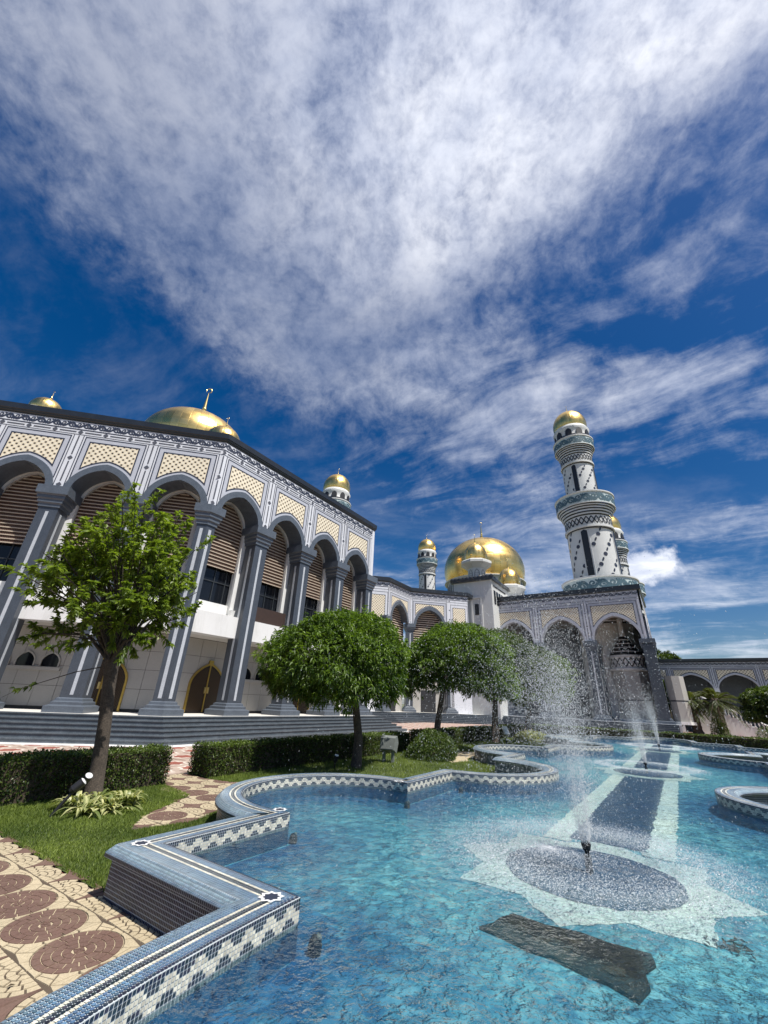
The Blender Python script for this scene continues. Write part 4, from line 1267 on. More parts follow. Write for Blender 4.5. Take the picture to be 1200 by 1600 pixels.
def turret(label, x, y, z0, s, drum_h):
    t = thing('turret', label, 'turret', (x, y, 0))
    m = MB(); m.lathe([(1.02 * s, z0), (1.02 * s, z0 + drum_h)], 8, cap=True, ph=.2); m.build('drum', 'tower_white', t)
    z = z0 + drum_h
    m = MB(); m.lathe([(1.02 * s, z), (1.55 * s, z + .40 * s), (1.78 * s, z + .55 * s), (1.78 * s, z + .80 * s), (1.45 * s, z + 1.0 * s), (1.0 * s, z + 1.1 * s)], 8, ph=.2, cap=True); m.build('flared_cornice', 'tower_white', t)
    m = MB(); m.lathe(onion(1.25 * s, z + 1.02 * s, 2.15 * s), 32); m.build('dome', 'gold', t, smooth=True)
    m = MB(); finial(m, z + 3.1 * s, .42 * s); m.build('finial', 'brass', t)
    m = MB()
    for k in range(8):
        a = .2 + pi / 8 + k * pi / 4; ca, sa = cos(a), sin(a); R = 1.02 * s * cos(pi / 8) + .03
        fn = lambda q, zz: (R * ca - q * sa, R * sa + q * ca, zz)
        m.ribbon([(q, zz) for q, zz in ogee(.26 * s, z0 + drum_h * .25, z0 + drum_h * .62, z0 + drum_h * .92)], .05 * s, fn, closed=True)
        for j in range(4):
            for i in (-1, 0, 1): m.poly([(i * .14 * s - .045 * s, z0 + drum_h * (.32 + .12 * j)), (i * .14 * s, z0 + drum_h * (.29 + .12 * j)), (i * .14 * s + .045 * s, z0 + drum_h * (.32 + .12 * j)), (i * .14 * s, z0 + drum_h * (.35 + .12 * j))], fn)
    m.build('drum_lattice', 'grey_inlay', t)


turret('octagonal turret with small gold dome standing before the large dome', 15.5, 64.1, 19.4, 1.45, 2.7)
turret('lower octagonal turret with small gold dome right of the tower roof', 21.5, 66.6, 15.5, 1.45, 3.3)


# ------------------------------------------------------------------ large domes
def big_dome(label, x, y, zd, r, h, drum_h, nwin, fin):
    t = thing('golden_dome', label, 'dome', (x, y, 0))
    m = MB(); m.lathe([(r * .93, zd - drum_h), (r * .93, zd)], 64, cap=True); m.build('drum', 'minaret_white', t)
    m = MB(); m.lathe([(r * .95, zd - .25), (r * 1.0, zd - .2), (r * 1.0, zd), (r * .93, zd + .05)], 64); m.build('drum_cornice', 'minaret_white', t)
    m = MB(); m.lathe(onion(r, zd, h, 40), 96); m.build('dome_shell', 'gold', t, smooth=True)
    m = MB(); finial(m, zd + h * .985, fin); m.build('finial', 'brass', t)
    me = None
    for k in range(nwin):
        if me is None:
            m = MB(); o = ogee(r * .93 * pi / nwin * .62, zd - drum_h * .92, zd - drum_h * .45, zd - drum_h * .12)
            slab_poly(m, o, 0, .12); me = m.mesh('drum_window', 'dark_interior')
        a = 2 * pi * k / nwin; R = r * .93 + .03
        link('drum_window', me, None, t, (R * cos(a), R * sin(a), 0), a + pi / 2)


big_dome('huge golden dome with ringed drum rising behind the stair tower', 27.6, 106.0, 31.3, 10.5, 12.7, 4.2, 48, 1.9)
big_dome('gold dome with crescent finial rising over the hall roof corner', -25.3, 45.3, 29.0, 6.3, 6.7, 3.0, 32, 1.9)


def roof_dome(label, x, y, z, r, group=None):
    t = thing('roof_dome', label, 'dome', (x, y, 0), group=group)
    m = MB(); m.lathe([(r * 1.05, z - 9.1), (r * 1.05, z - .3), (r * 1.2, z - .1), (r * 1.2, z), (r * .95, z + .05)], 24); m.build('drum', 'minaret_white', t)
    m = MB(); m.lathe(onion(r, z, r * 1.35), 40); m.build('dome_shell', 'gold', t, smooth=True)
    m = MB(); finial(m, z + r * 1.33, r * .30); m.build('finial', 'brass', t)
roof_dome('small gold dome peeping over the cornice at the far left', -32.3, 31.4, 25.1, 1.3)
roof_dome('small gold dome close before the crescent-topped dome', -17.3, 36.1, 25.45, 1.75)


# ------------------------------------------------------------------ minarets
def ring_scroll(m, r, z0, z1, n, dr_=.03):
    h = z1 - z0; L = 2 * pi * r / n
    for k in range(n):
        for pl, w in scroll_unit(L, h): m.ribbon([(x + k * L, z) for x, z in pl], w * 1.15, lambda s, z: ((r + dr_) * cos(s / r), (r + dr_) * sin(s / r), z0 + z))


def ring_lattice(m, r0, r1, z0, z1, n):
    for k in range(n):
        for sg in (1, -1):
            pts = [(2 * pi * (k + sg * t * 1.0) / n, t) for t in np.linspace(0, 1, 7)]
            m.ribbon([(a * (r0 + r1) / 2, z0 + t * (z1 - z0)) for a, t in pts], .10 * (r0 / 3) + .05, lambda s, z: ((r0 + (r1 - r0) * (z - z0) / (z1 - z0) + .04) * cos(2 * s / (r0 + r1)), (r0 + (r1 - r0) * (z - z0) / (z1 - z0) + .04) * sin(2 * s / (r0 + r1)), z))


def shaft_dots(m, r, z0, z1, k, slot_as):
    """stepped diagonal garlands of dark bosses and dashes"""
    n = 9; dz = 1.25 * k; da = 2 * pi / n
    rows = int((z1 - z0) / dz) + 1
    for i in range(rows):
        z = z0 + dz * (i + .5)
        if z > z1 - .3 * k: continue
        for j in range(n):
            a = j * da + i * .27
            for off, zz, s, el in ((0, 0, .25, 1.0), (.12, .48 * dz, .12, 2.0)):
                aa = a + off; zc = z + zz
                if zc > z1 - .25 * k or any(abs((aa - s0 + pi) % (2 * pi) - pi) < .8 * k / r * .72 for s0 in slot_as): continue
                pts = []
                for t in range(8):
                    b = 2 * pi * t / 8; x = s * k * cos(b); y_ = s * k * el * sin(b); x2 = x + .35 * y_ * (el > 1)
                    pts.append((aa + x2 / r, zc + y_))
                m.add([((r + .035) * cos(q), (r + .035) * sin(q), w) for q, w in pts], [tuple(range(8))])


def minaret(label, x, y, k, ztop, z_low, view_az, group='gold-capped minarets'):
    """k: scale (1 = the near one); ztop: foot of the dome; sections measured down from it"""
    t = thing('minaret', label, 'minaret', (x, y, 0), group=group)
    r1, r2 = 2.45 * k, 3.35 * k                       # shaft radii, upper and lower
    Z = lambda d: ztop - d * k
    white, blk, blue = MB(), MB(), MB()
    d = MB(); d.lathe(onion(2.85 * k, Z(.25), 4.3 * k), 48); d.build('dome', 'gold', t, smooth=True)
    f = MB(); finial(f, Z(-4.0), .62 * k); f.build('finial', 'brass', t)
    # gallery under the dome
    m = MB(); m.lathe([(2.3 * k, Z(0) + .05), (2.75 * k, Z(.15)), (3.05 * k, Z(.75)), (2.85 * k, Z(1.2)), (2.75 * k, Z(2.2)), (2.9 * k, Z(2.5))], 40); gal = m.build('gallery', 'minaret_white', t, smooth=True)
    m = MB(); o = ogee(.52 * k, Z(2.35), Z(1.75), Z(1.1)); slab_poly(m, o, -.07 * k, .3 * k); gme = m.mesh('gallery_opening', 'dark_interior')
    for j in range(10):
        a = 2 * pi * (j + .5) / 10; R = 2.83 * k; link('gallery_opening', gme, None, gal, (R * cos(a), R * sin(a), 0), a + pi / 2)
    m = MB(); m.lathe([(2.8 * k, Z(2.45)), (3.1 * k, Z(2.5)), (3.15 * k, Z(3.15)), (2.7 * k, Z(3.2))], 40); m.build('dark_ring', 'minaret_black', t, smooth=False)
    def corbel(zt, R, r, hk, nm):
        """balcony: scroll band, dark mouldings, lattice neck; from zt down"""
        b = MB(); b.lathe([(R * .9, zt + .05 * k), (R, zt), (R * 1.0, zt - .95 * hk)], 48); bo = b.build('balcony_band', 'minaret_blue', t, smooth=False)
        s = MB(); ring_scroll(s, R, zt - .92 * hk, zt - .08 * hk, max(12, int(2 * pi * R / (1.55 * hk)))); s.build('band_scroll', 'minaret_teal', bo)
        rim = MB(); rim.lathe([(R * 1.0, zt - .02 * hk), (R * 1.035, zt + .02 * hk), (R * 1.035, zt + .13 * hk), (R * .95, zt + .15 * hk)], 48); rim.build('balcony_rim', 'minaret_white', bo)
        prof = [(R, zt - .95 * hk)]; dk = MB(); wh = MB(); z = zt - .95 * hk; rr = R; n = 5
        for q in range(n):
            f0, f1 = q / n, (q + 1) / n
            ra = R + (r * 1.04 - R) * f0 ** .75 if q else R; rb = R + (r * 1.04 - R) * f1 ** .85
            za, zb = zt - (.95 + 1.05 * f0 ** 1.3) * hk, zt - (.95 + 1.05 * f1 ** 1.3) * hk
            zm = za + (zb - za) * .46; rm = ra + (rb - ra) * .3
            wh.lathe([(ra * 1.012, za), (ra * 1.012, zm), (rm, zm)], 48); dk.lathe([(rm * .985, zm), (rb * .985, zb)], 48)
        wh.build('moulding', 'minaret_white', t); dk.build('moulding', 'minaret_black', t)
        zn = zt - 2.0 * hk
        nk = MB(); nk.lathe([(r * 1.05, zn + .02), (r * 1.03, zn - .85 * hk), (r * 1.10, zn - .87 * hk), (r * 1.10, zn - 1.05 * hk), (r, zn - 1.07 * hk)], 48); no = nk.build('neck', 'minaret_white', t, smooth=False)
        la = MB(); ring_lattice(la, r * 1.05, r * 1.04, zn - .75 * hk, zn - .08 * hk, 30); la.build('neck_lattice', 'minaret_black', no)
        ln = MB(); ln.lathe([(r * 1.04, zn - 1.07 * hk), (r * 1.04, zn - 1.18 * hk)], 48); ln.build('neck_line', 'minaret_black', no)
        return zn - 1.12 * hk
    va = atan2(-y, -x)
    slots = [va - .22 + q * pi / 2 for q in range(4)]
    def shaft(zt, zb, r):
        s = MB(); s.lathe([(r, zt), (r, zb)], 64); so = s.build('shaft', 'minaret_white', t, smooth=True)
        dd = MB(); shaft_dots(dd, r, zb, zt, k * r / r1 * .95, slots); dd.build('shaft_inlay', 'navy_inlay', so, kind='stuff')
        for a0 in slots:
            sl = MB(); w = .34 * k * r / r1; ca, sa = cos(a0), sin(a0)
            for (ww, R, nm) in ((w * 1.45, r + .03, 'slot_frame'), (w, r + .07, 'slot')):
                o = MB(); pts = [(-ww, zb + .5 * k - (ww - w)), (ww, zb + .5 * k - (ww - w)), (ww, zt - .55 * k), (0, zt - .3 * k + (ww - w)), (-ww, zt - .55 * k)]
                n = len(pts)
                o.add([(R * ca - q * sa, R * sa + q * ca, z) for q, z in pts] + [((R - .5) * ca - q * sa, (R - .5) * sa + q * ca, z) for q, z in pts], [tuple(range(n))] + [(i, (i + 1) % n, n + (i + 1) % n, n + i) for i in range(n)])
                o.build(nm, 'minaret_white' if nm == 'slot_frame' else 'minaret_black', so)
    zb1 = corbel(Z(3.15), 3.25 * k, r1, 1.62 * k, 'a')
    zs1 = z_low[0]
    shaft(zb1 + .1 * k, zs1, r1)
    zb2 = corbel(zs1, 4.45 * k, r2, 1.85 * k, 'b')
    shaft(zb2 + .1 * k, z_low[1], r2)
    zb3 = corbel(z_low[1], 5.2 * k, 3.9 * k, 2.0 * k, 'c')
    m = MB(); m.lathe([(3.9 * k, zb3 + .1), (3.9 * k, 0)], 16, cap=True); m.build('base', 'tower_white', t)
    return t


minaret('tallest nearest minaret rising from behind the three-arch pavilion, with gold dome', 33.75, 61.35, 1.0, 48.6, (33.8, 19.6), 0)
minaret('half hidden minaret just behind and right of the tallest one', 48.3, 80.8, 1.0, 37.2, (24.9, 10.0), 0)
minaret('distant minaret standing between the linking wing and the huge dome', 11.5, 99.3, .80, 37.6, (25.5, 13.0), 0)
minaret('minaret top peeping over the end of the hall cornice', -10.3, 77.0, 1.0, 42.0, (27.0, 12.0), 0)

# ------------------------------------------------------------------ entrance pavilion
P0 = np.array([16.61, 61.46]); AZP = 124.13; dp = dirv(AZP); PE = P0 + dp * 19.5
pav = thing('entrance_pavilion', 'shaded three-arch entrance pavilion behind the fountain spray', 'building')
PV = dict(p=6.42, zl=10.2, hwo=2.86, zao=13.5, hwi=2.62, zai=13.15, ztop=16.2, pw=2.46, zpt=14.56, gp=.12, zd=15.25, zf0=15.62, zf1=16.12, strip=.60, ndia=4, nz=4, dia=.12, bw=.36, vault=.9, band_mat='facade_grey')
PVF = [P0 + dirv(AZR) * 8, P0, PE, PE + dirv(AZR) * 12]
mb = MB(); sweep(mb, [P0 - dp * .1, PE, PE + dirv(AZR) * 12], [(-.02, 16.2), (.06, 16.2), (.2, 16.32), (.2, 16.9), (-.6, 16.9), (-.6, 16.25)]); mb.build('cornice', 'cornice_dark', pav)
for k in range(3): place_bay(pav, 'pav', PV, P0 + dp * 6.42 * k, AZP)
for k in range(2):
    A = PE + dirv(AZR) * 6.0 * k
    place_bay(pav, 'pavside', dict(PV, p=6.0, hwo=2.6, hwi=2.36, pw=2.2), A, AZR)
PCD = column_meshes('pavcol', rect(.62, .62, 0, .62), ZP, 9.1, 10.2, .22)
PST = col_stripes('pavstripe', ZP + .74, 8.9, .62)
for k in range(4): place_column(pav, P0 + dp * (6.42 * k + (-.1 if k == 3 else 0)), AZP, PCD, PST)
mb = MB(); mb.box(1.3, 11.6, .5, .95, ZP, 13.6); mb.build('sun_blocking_side_wall', 'granite_dark', pav, loc=(*PE, 0), rotz=radians(90 - AZR))  # granite side wall, carried up behind the arches to keep the sun out
mb = MB(); mb.box(-.2, 1.6, -.15, .9, ZP, 10.2); mb.build('corner_pier', 'granite_dark', pav, loc=(*PE, 0), rotz=radians(90 - AZR))
for k in range(4): place_column(pav, P0 + dp * (6.42 * k - .2) + dirv(AZR) * 5.5, AZP, PCD, PST)
rzp = radians(90 - AZP)
mb = MB(); mb.box(-.2, 19.2, .3, 12, 15.9, 16.1); mb.build('roof', 'wall_white', pav, loc=(*P0, 0), rotz=rzp)
mb = MB(); mb.box(.2, 19.1, .5, 11.5, 13.6, 13.8); mb.build('ceiling', 'ceiling_brown', pav, loc=(*P0, 0), rotz=rzp)
mb = MB(); mb.box(-.3, 19.3, 10.6, 11, ZP, 13.6); mb.build('back_wall', 'granite_dark', pav, loc=(*P0, 0), rotz=rzp)
mb = MB(); mb.box(-1.5, 20.6, -1.4, 12, -.02, ZP); mb.build('platform', 'granite_light', pav, loc=(*P0, 0), rotz=rzp)
steps3 = thing('granite_steps', 'grey steps across the front of the three-arch pavilion', 'steps')
for k in range(NSTEP):
    mb = MB(); o1 = 1.75 + .36 * k; z1 = ZP - RISE * k
    sweep(mb, [P0 - dp * 1.2, PE + dp * .9], [(o1 - .5, z1 - RISE - .05), (o1 - .035, z1 - RISE - .05), (o1 - .035, z1 - .05), (o1, z1 - .045), (o1, z1 - .003), (o1 - .5, z1 - .003)])
    mb.build('step', 'granite_step', steps3)


def bulb_pier(label, x, y, w, zt, bell=True):
    t = thing('tiled_pier', label, 'pier', (x, y, 0))
    oc = [(w * cos(pi / 8 + k * pi / 4 + .35), w * sin(pi / 8 + k * pi / 4 + .35)) for k in range(8)]
    for z0, z1 in ((ZP, ZP + 2.35), (ZP + 2.5, zt)):
        m = MB(); m.prism(oc, z0, z1); m.build('stone_casing', 'stone_panel', t)
    m = MB(); m.prism(grow(oc, -.05), ZP + 2.35, ZP + 2.5); m.build('dark_joint', 'granite_dark', t)
    m = MB(); m.prism(grow(oc, .18), ZP, ZP + .3); m.build('plinth', 'wall_white', t)
    if not bell: return
    m = MB(); m.lathe([(w * .98, zt), (w * 1.06, zt + .1), (w * 1.06, zt + .32), (w * .96, zt + .4), (w * .95, zt + 1.65), (w * 1.0, zt + 1.7), (w * 1.0, zt + 1.85)], 40); b = m.build('neck', 'minaret_white', t)
    m = MB(); ring_lattice(m, w * .96, w * .955, zt + .5, zt + 1.6, 20); m.build('neck_lattice', 'minaret_black', b)
    z = zt + 1.85; r = w
    wh = MB(); dk = MB()
    for q in range(5):
        r2 = w * (1 - .16 * (q + 1)); wh.lathe([(r, z), (r, z + .10), (r * .97, z + .10)], 40); dk.lathe([(r * .96, z + .1), (r2, z + .52)], 40); z += .52; r = r2
    wh.lathe([(r, z), (r * .8, z + .6), (r * .8, 14)], 40)
    wh.build('moulding', 'minaret_white', t); dk.build('moulding', 'minaret_black', t)


bulb_pier('bell-topped tiled pier inside the right arch of the pavilion', 33.0, 56.6, 2.15, 6.8)
bulb_pier('pale stone pier beside the pavilion end column', 35.2, 51.6, 1.0, 6.1, False)

# ------------------------------------------------------------------ garden arcade at the far right
AR0 = np.array([40.5, 60.0]) - dp * 5; arc_ = thing('garden_arcade', 'low arcade with two wide arches behind the palms at the far right', 'building')
AR = dict(p=4.72, zl=5.2, hwo=2.22, zao=7.2, hwi=2.08, zai=7.0, ztop=8.55, pw=1.92, zpt=7.60, gp=.08, zd=8.0, zf0=8.18, zf1=8.5, strip=.34, ndia=4, nz=3, dia=.07, bw=.18, vault=.6, band_mat='facade_grey')
for k in range(6): place_bay(arc_, 'arcade', AR, AR0 + dp * (4.72 * k - 4.4 + 4.75), AZP)
for k in range(7):
    A = AR0 + dp * (4.72 * k + .35)
    mb = MB(); mb.box(-.3, .3, 0, .6, 0, 5.2); mb.build('arcade_pier', 'facade_white', arc_, loc=(A[0], A[1], 0), rotz=rzp)
mb = MB(); sweep(mb, [AR0, AR0 + dp * 29], [(0, 8.55), (.3, 8.66), (.3, 8.98), (-5.5, 8.98), (-5.5, 8.55)]); mb.build('roof', 'cornice_dark', arc_)
for k in range(7):
    A = AR0 + dp * (4.72 * k + .35) + dirv(AZR) * 4.6
    mb = MB(); mb.box(-.3, .3, 0, .5, 0, 8.5); mb.build('arcade_pier', 'granite_mid', arc_, loc=(A[0], A[1], 0), rotz=rzp)

mb = MB(); mb.box(5.0, 30, 4.95, 5.2, 0, 8.5); mb.build('back_wall', 'granite_mid', arc_, loc=(*AR0, 0), rotz=rzp)  # added dark wall, stands in for the shade inside the arches
# balustraded ramp stair in front of the arcade
bal = thing('balustrade_stair', 'pale balustraded stair climbing left behind the palms', 'stair')
for nm, (xa, ya, za), (xb, yb, zb) in (('f', (39.6, 55.0, 3.6), (45.2, 51.6, .2)),):
    a, b = np.array([xa, ya, za]), np.array([xb, yb, zb]); n = 18
    for k in range(n + 1):
        p = a + (b - a) * k / n; m = MB(); m.lathe([(.06, 0), (.09, .12), (.05, .3), (.09, .55), (.06, .8)], 8, cap=True); m.build('baluster', 'wall_white', bal, loc=tuple(p))
    m = MB(); m.tube([a + [0, 0, .86], b + [0, 0, .86]], .1, 6); m.build('handrail', 'wall_white', bal)
    for k in range(12):
        p = a + (b - a) * k / 12; m = MB(); m.box(-.35, .35, 0, 2.6, 0, max(.1, p[2])); m.build('step', 'wall_white', bal, loc=(p[0], p[1], 0), rotz=rzp)
# ------------------------------------------------------------------ foliage helpers
def norm(a): return a / np.maximum(1e-9, np.linalg.norm(a, axis=-1, keepdims=True))


def leaves(pos, axis, L, W, fold=.25, droop=.15):
    """folded lance leaves: two triangles pairs each"""
    n = len(pos); axis = norm(axis); up = norm(np.array([0, 0, 1.]) + .5 * RNG.normal(size=(n, 3)))
    b = norm(np.cross(axis, up)); nr_ = np.cross(b, axis)
    L = np.asarray(L)[:, None] if np.ndim(L) else np.full((n, 1), L); W = np.asarray(W)[:, None] if np.ndim(W) else np.full((n, 1), W)
    p0 = pos; pm = pos + axis * L * .45; tip = pos + axis * L - np.array([0, 0, 1.]) * L * droop
    l = pm + b * W * .5 + nr_ * W * fold; r = pm - b * W * .5 + nr_ * W * fold
    V = np.stack([p0, l, tip, r], 1).reshape(-1, 3)
    i = np.arange(n) * 4
    F = np.concatenate([np.stack([i, i + 1, i + 2], 1), np.stack([i, i + 2, i + 3], 1)])
    return V, F


def leaf_object(name, V, F, mat, tint, parent, **props):
    return link(name, fast_mesh(name, V, F, mat, tint), None, parent, **props)


def lump(dirs, seed, amp):
    r = np.random.default_rng(seed); f = np.zeros(len(dirs))
    for k in range(7):
        v = r.normal(size=3); v *= (2.0 + k * .9) / np.linalg.norm(v); f += np.sin(dirs @ v + r.random() * 6.3) / (1 + .35 * k)
    return 1 + amp * f / 2.2


def dense_tree(label, base, crown, rad, zc, rz_up, rz_dn, n_cl, mat, leafL=.20, group='clipped round-crowned trees beside the pool', seed=1, trunk_r=.16, lean=(0, 0)):
    t = thing('round_tree', label, 'tree', (base[0], base[1], 0), group=group)
    cx, cy = crown[0] - base[0], crown[1] - base[1]
    m = MB(); top = zc - rz_dn * .3
    m.tube([(0, 0, -.05), (.03, .02, top * .35), (cx * .25 + .04, cy * .25, top * .7), (cx * .5, cy * .5, top), (cx * .8, cy * .8, top + .5)], [trunk_r * 1.3, trunk_r, trunk_r * .85, trunk_r * .7, trunk_r * .4], 10)
    tr = m.build('trunk', 'bark', t, smooth=True)
    m = MB(); r_ = np.random.default_rng(seed)
    for k in range(11):
        a = r_.random() * 6.28; e = r_.uniform(.1, .8); L = rad * r_.uniform(.5, .8)
        s = np.array([cx * .5, cy * .5, top - r_.random() * .3]); d = np.array([cos(a) * cos(e), sin(a) * cos(e), sin(e)])
        m.tube([s, s + d * L * .5 + [0, 0, .1], s + d * L], [.06, .04, .015], 6)
    m.build('limbs', 'bark_dark', t, smooth=True)
    r_ = np.random.default_rng(seed + 50)
    # clusters on a lumpy shell, some inside
    nb = max(40, n_cl // 20); bd = norm(r_.normal(size=(nb, 3))); bd[:, 2] = np.where(bd[:, 2] < -.6, -bd[:, 2], bd[:, 2])
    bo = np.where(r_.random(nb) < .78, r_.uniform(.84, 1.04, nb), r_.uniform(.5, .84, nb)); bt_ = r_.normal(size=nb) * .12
    bi = r_.integers(0, nb, n_cl); d = norm(bd[bi] + r_.normal(size=(n_cl, 3)) * .115)
    f = lump(d, seed, .22)
    out_ = np.einsum('ij,ij->i', d, bd[bi])
    rr = bo[bi] * f * (1 - 2.2 * (1 - out_)) + r_.normal(size=n_cl) * .035
    rzz = np.where(d[:, 2] > 0, rz_up, rz_dn)
    c = np.stack([cx + d[:, 0] * rad * rr, cy + d[:, 1] * rad * rr, zc + d[:, 2] * rzz * rr], 1)
    k = 7
    C = np.repeat(c, k, 0) + r_.normal(size=(n_cl * k, 3)) * .035; O = np.repeat(d, k, 0)
    ax = norm(r_.normal(size=C.shape)) * 1.0 + O * .65 + np.array([0, 0, -.38])
    L = leafL * r_.uniform(.6, 1.15, len(C))
    V, F = leaves(C, ax, L, L * .30, .25, .25)
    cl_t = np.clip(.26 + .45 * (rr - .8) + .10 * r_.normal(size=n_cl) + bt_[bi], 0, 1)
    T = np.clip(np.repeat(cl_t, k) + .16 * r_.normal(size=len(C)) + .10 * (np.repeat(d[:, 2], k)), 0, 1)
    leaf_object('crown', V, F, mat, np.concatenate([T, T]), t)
    return t


def hedge(label, p_ud, w, h, n, group='clipped box hedges', mat='leaf_hedge', leafL=.055, seed=3):
    """clipped hedge along a (u,d) line: front on the pool side"""
    (u0, d0), (u1, d1) = p_ud; a = np.array(ud(u0, d0)); b = np.array(ud(u1, d1)); L = np.linalg.norm(b - a); ex = (b - a) / L; ey = np.array([-ex[1], ex[0]])
    rz = atan2(ex[1], ex[0]); t = thing('box_hedge', label, 'hedge', (a[0], a[1], 0), rz, group)
    m = MB(); m.box(.06, L - .06, .05, w - .05, 0, h - .06); m.build('branch_core', 'soil', t)
    r_ = np.random.default_rng(seed)
    ar = np.array([L * h, L * h, L * w, w * h, w * h]); ar = ar / ar.sum(); pick = r_.choice(5, size=n, p=ar)
    x = r_.random(n) * L; y = r_.random(n) * w; z = r_.random(n) ** .9 * h; nn = np.zeros((n, 3))
    for s, (ax, val, sg) in enumerate(((1, 0, -1), (1, w, 1), (2, h, 1), (0, 0, -1), (0, L, 1))):
        q = pick == s; nn[q, ax] = sg
        if ax == 0: x[q] = val
        elif ax == 1: y[q] = val
        else: z[q] = val
    P = np.stack([x, y, z], 1) + nn * (r_.normal(size=(n, 1)) * .022 + .018 * np.sin(x * 5.1 + 2 * z)[:, None] * (np.abs(nn).sum(1, keepdims=True)) - .02)
    ax = norm(nn * .30 + r_.normal(size=(n, 3)) * .8 + np.array([0, 0, .12]))
    V, F = leaves(P, ax, leafL * r_.uniform(.6, 1.3, n), leafL * .55 * r_.uniform(.7, 1.2, n), .15, .05)
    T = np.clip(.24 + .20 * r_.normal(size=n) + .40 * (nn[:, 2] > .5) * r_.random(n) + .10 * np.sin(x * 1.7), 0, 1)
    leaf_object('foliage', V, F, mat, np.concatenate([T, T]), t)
    return t


# ------------------------------------------------------------------ trees and hedges
def sparse_tree():
    t = thing('young_tree', 'thin-crowned young tree with stout trunk at the near left lawn', 'tree', (-5.55, 9.85, 0))
    r_ = np.random.default_rng(21)
    fork = np.array([-.28, -.22, 2.55])
    m = MB(); m.tube([(0, 0, -.1), (0, 0, .05), (-.05, -.04, .7), (-.13, -.10, 1.4), (-.21, -.17, 2.0), fork, fork + [-.02, 0, .35]], [.25, .165, .138, .125, .122, .14, .10], 14); m.build('trunk', 'bark', t, smooth=True)
    lat = np.array([.866, .5, 0]); dep = np.array([-.5, .866, 0])
    m = MB(); tw = MB(); P = []; A = []; TT = []
    def add_leaves(p0, p1, n, tint):
        for q in range(n):
            f = .15 + .85 * r_.random()
            p = p0 + (p1 - p0) * f; ax = norm(r_.normal(size=3) * .7 + (p1 - p0) / np.linalg.norm(p1 - p0) * .9 + np.array([0, 0, -.25]))
            P.append(p); A.append(ax); TT.append(tint + .15 * r_.normal())
    tips = []
    for k in range(88):
        a = r_.random() * 6.28; zf = r_.random(); z = 2.92 + 3.4 * zf ** 1.05
        prof = 1.86 * sqrt(max(.02, 1 - (max(0.0, zf - .12) / .95) ** 2)) * (.8 if zf < .05 else 1)
        rr = prof * (.45 + .55 * r_.random() ** .7)
        tip = np.array([-.50, -.40, 0]) + lat * (rr * cos(a)) + dep * (rr * sin(a)) + np.array([0, 0, z])
        tips.append(tip)
        mid = fork + (tip - fork) * .5 + np.array([0, 0, .18]) + r_.normal(size=3) * .08; mid[:2] = fork[:2] + (tip - fork)[:2] * .38
        rad = .045 if k % 4 == 0 else .026
        m.tube([fork + r_.normal(size=3) * .05, mid, tip], [rad, rad * .6, .007], 6)
        base_t = .36 + .34 * zf
        for j in range(5):
            s = mid + (tip - mid) * r_.uniform(.15, 1.0); d = norm(r_.normal(size=3) * .8 + (tip - fork) / np.linalg.norm(tip - fork) * .8 + np.array([0, 0, .15])); e = s + d * r_.uniform(.3, .62)
            tw.tube([s, (s + e) / 2 + [0, 0, .02], e], [.008, .006, .003], 4)
            add_leaves(s, e, 42, base_t)
            # a rosette at the tip
            for q in range(7):
                an = 6.28 * q / 7; P.append(e); A.append(norm(np.array([cos(an), sin(an), -.1]) + d * .6)); TT.append(base_t + .12 + .15 * r_.normal())
    # one stray twig hanging out to the left
    s = fork + [0, 0, -.05]; e = s - lat * 1.42 + [0, 0, -.55]
    m.tube([s, s - lat * .6 + [0, 0, -.18], e], [.014, .010, .005], 5); add_leaves(e + lat * .35 + [0, 0, .14], e - lat * .08, 16, .2)
    e2 = e - lat * .22 + [0, 0, -.16]; tw.tube([e, e2], [.004, .003], 4); add_leaves(e2, e2 - lat * .1, 5, .2)
    m.build('limbs', 'bark_dark', t, smooth=True); tw.build('twigs', 'bark_dark', t, kind='stuff')
    P = np.array(P); A = np.array(A); n = len(P); L = .134 * r_.uniform(.65, 1.25, n)
    V, F = leaves(P, A, L, L * .40, .22, .22); T = np.clip(np.array(TT), 0, 1)
    leaf_object('crown', V, F, 'leaf_sparse', np.concatenate([T, T]), t)


sparse_tree()
dense_tree('round-crowned tree nearest the curved pool bay, wide dark green crown', (-.56, 15.71), (-1.18, 15.75), 2.62, 3.0, 1.85, 1.75, 8200, 'leaf_dense', .165, seed=4, trunk_r=.15)
dense_tree('second round-crowned tree with slim dark trunk before the far hedge gap', (2.95, 21.8), (3.75, 22.1), 3.15, 3.7, 2.1, 2.0, 7600, 'leaf_dense', .185, seed=9, trunk_r=.15)
dense_tree('tall dark round-crowned tree overlapping the second one on its right', (7.5, 28.6), (7.9, 28.7), 3.6, 4.3, 2.65, 2.6, 7600, 'leaf_deep', .21, seed=14, trunk_r=.19)
dense_tree('small paler round tree half veiled by the fountain spray', (11.5, 34.4), (12.6, 34.4), 3.1, 3.75, 2.3, 2.1, 3200, 'leaf_dense', .28, seed=19, trunk_r=.18)
dense_tree('dense clipped tree at the right edge before the arcade', (34.6, 37.6), (34.3, 37.2), 3.2, 2.75, 1.75, 1.35, 5200, 'leaf_deep', .30, group='background trees', seed=31, trunk_r=.2)
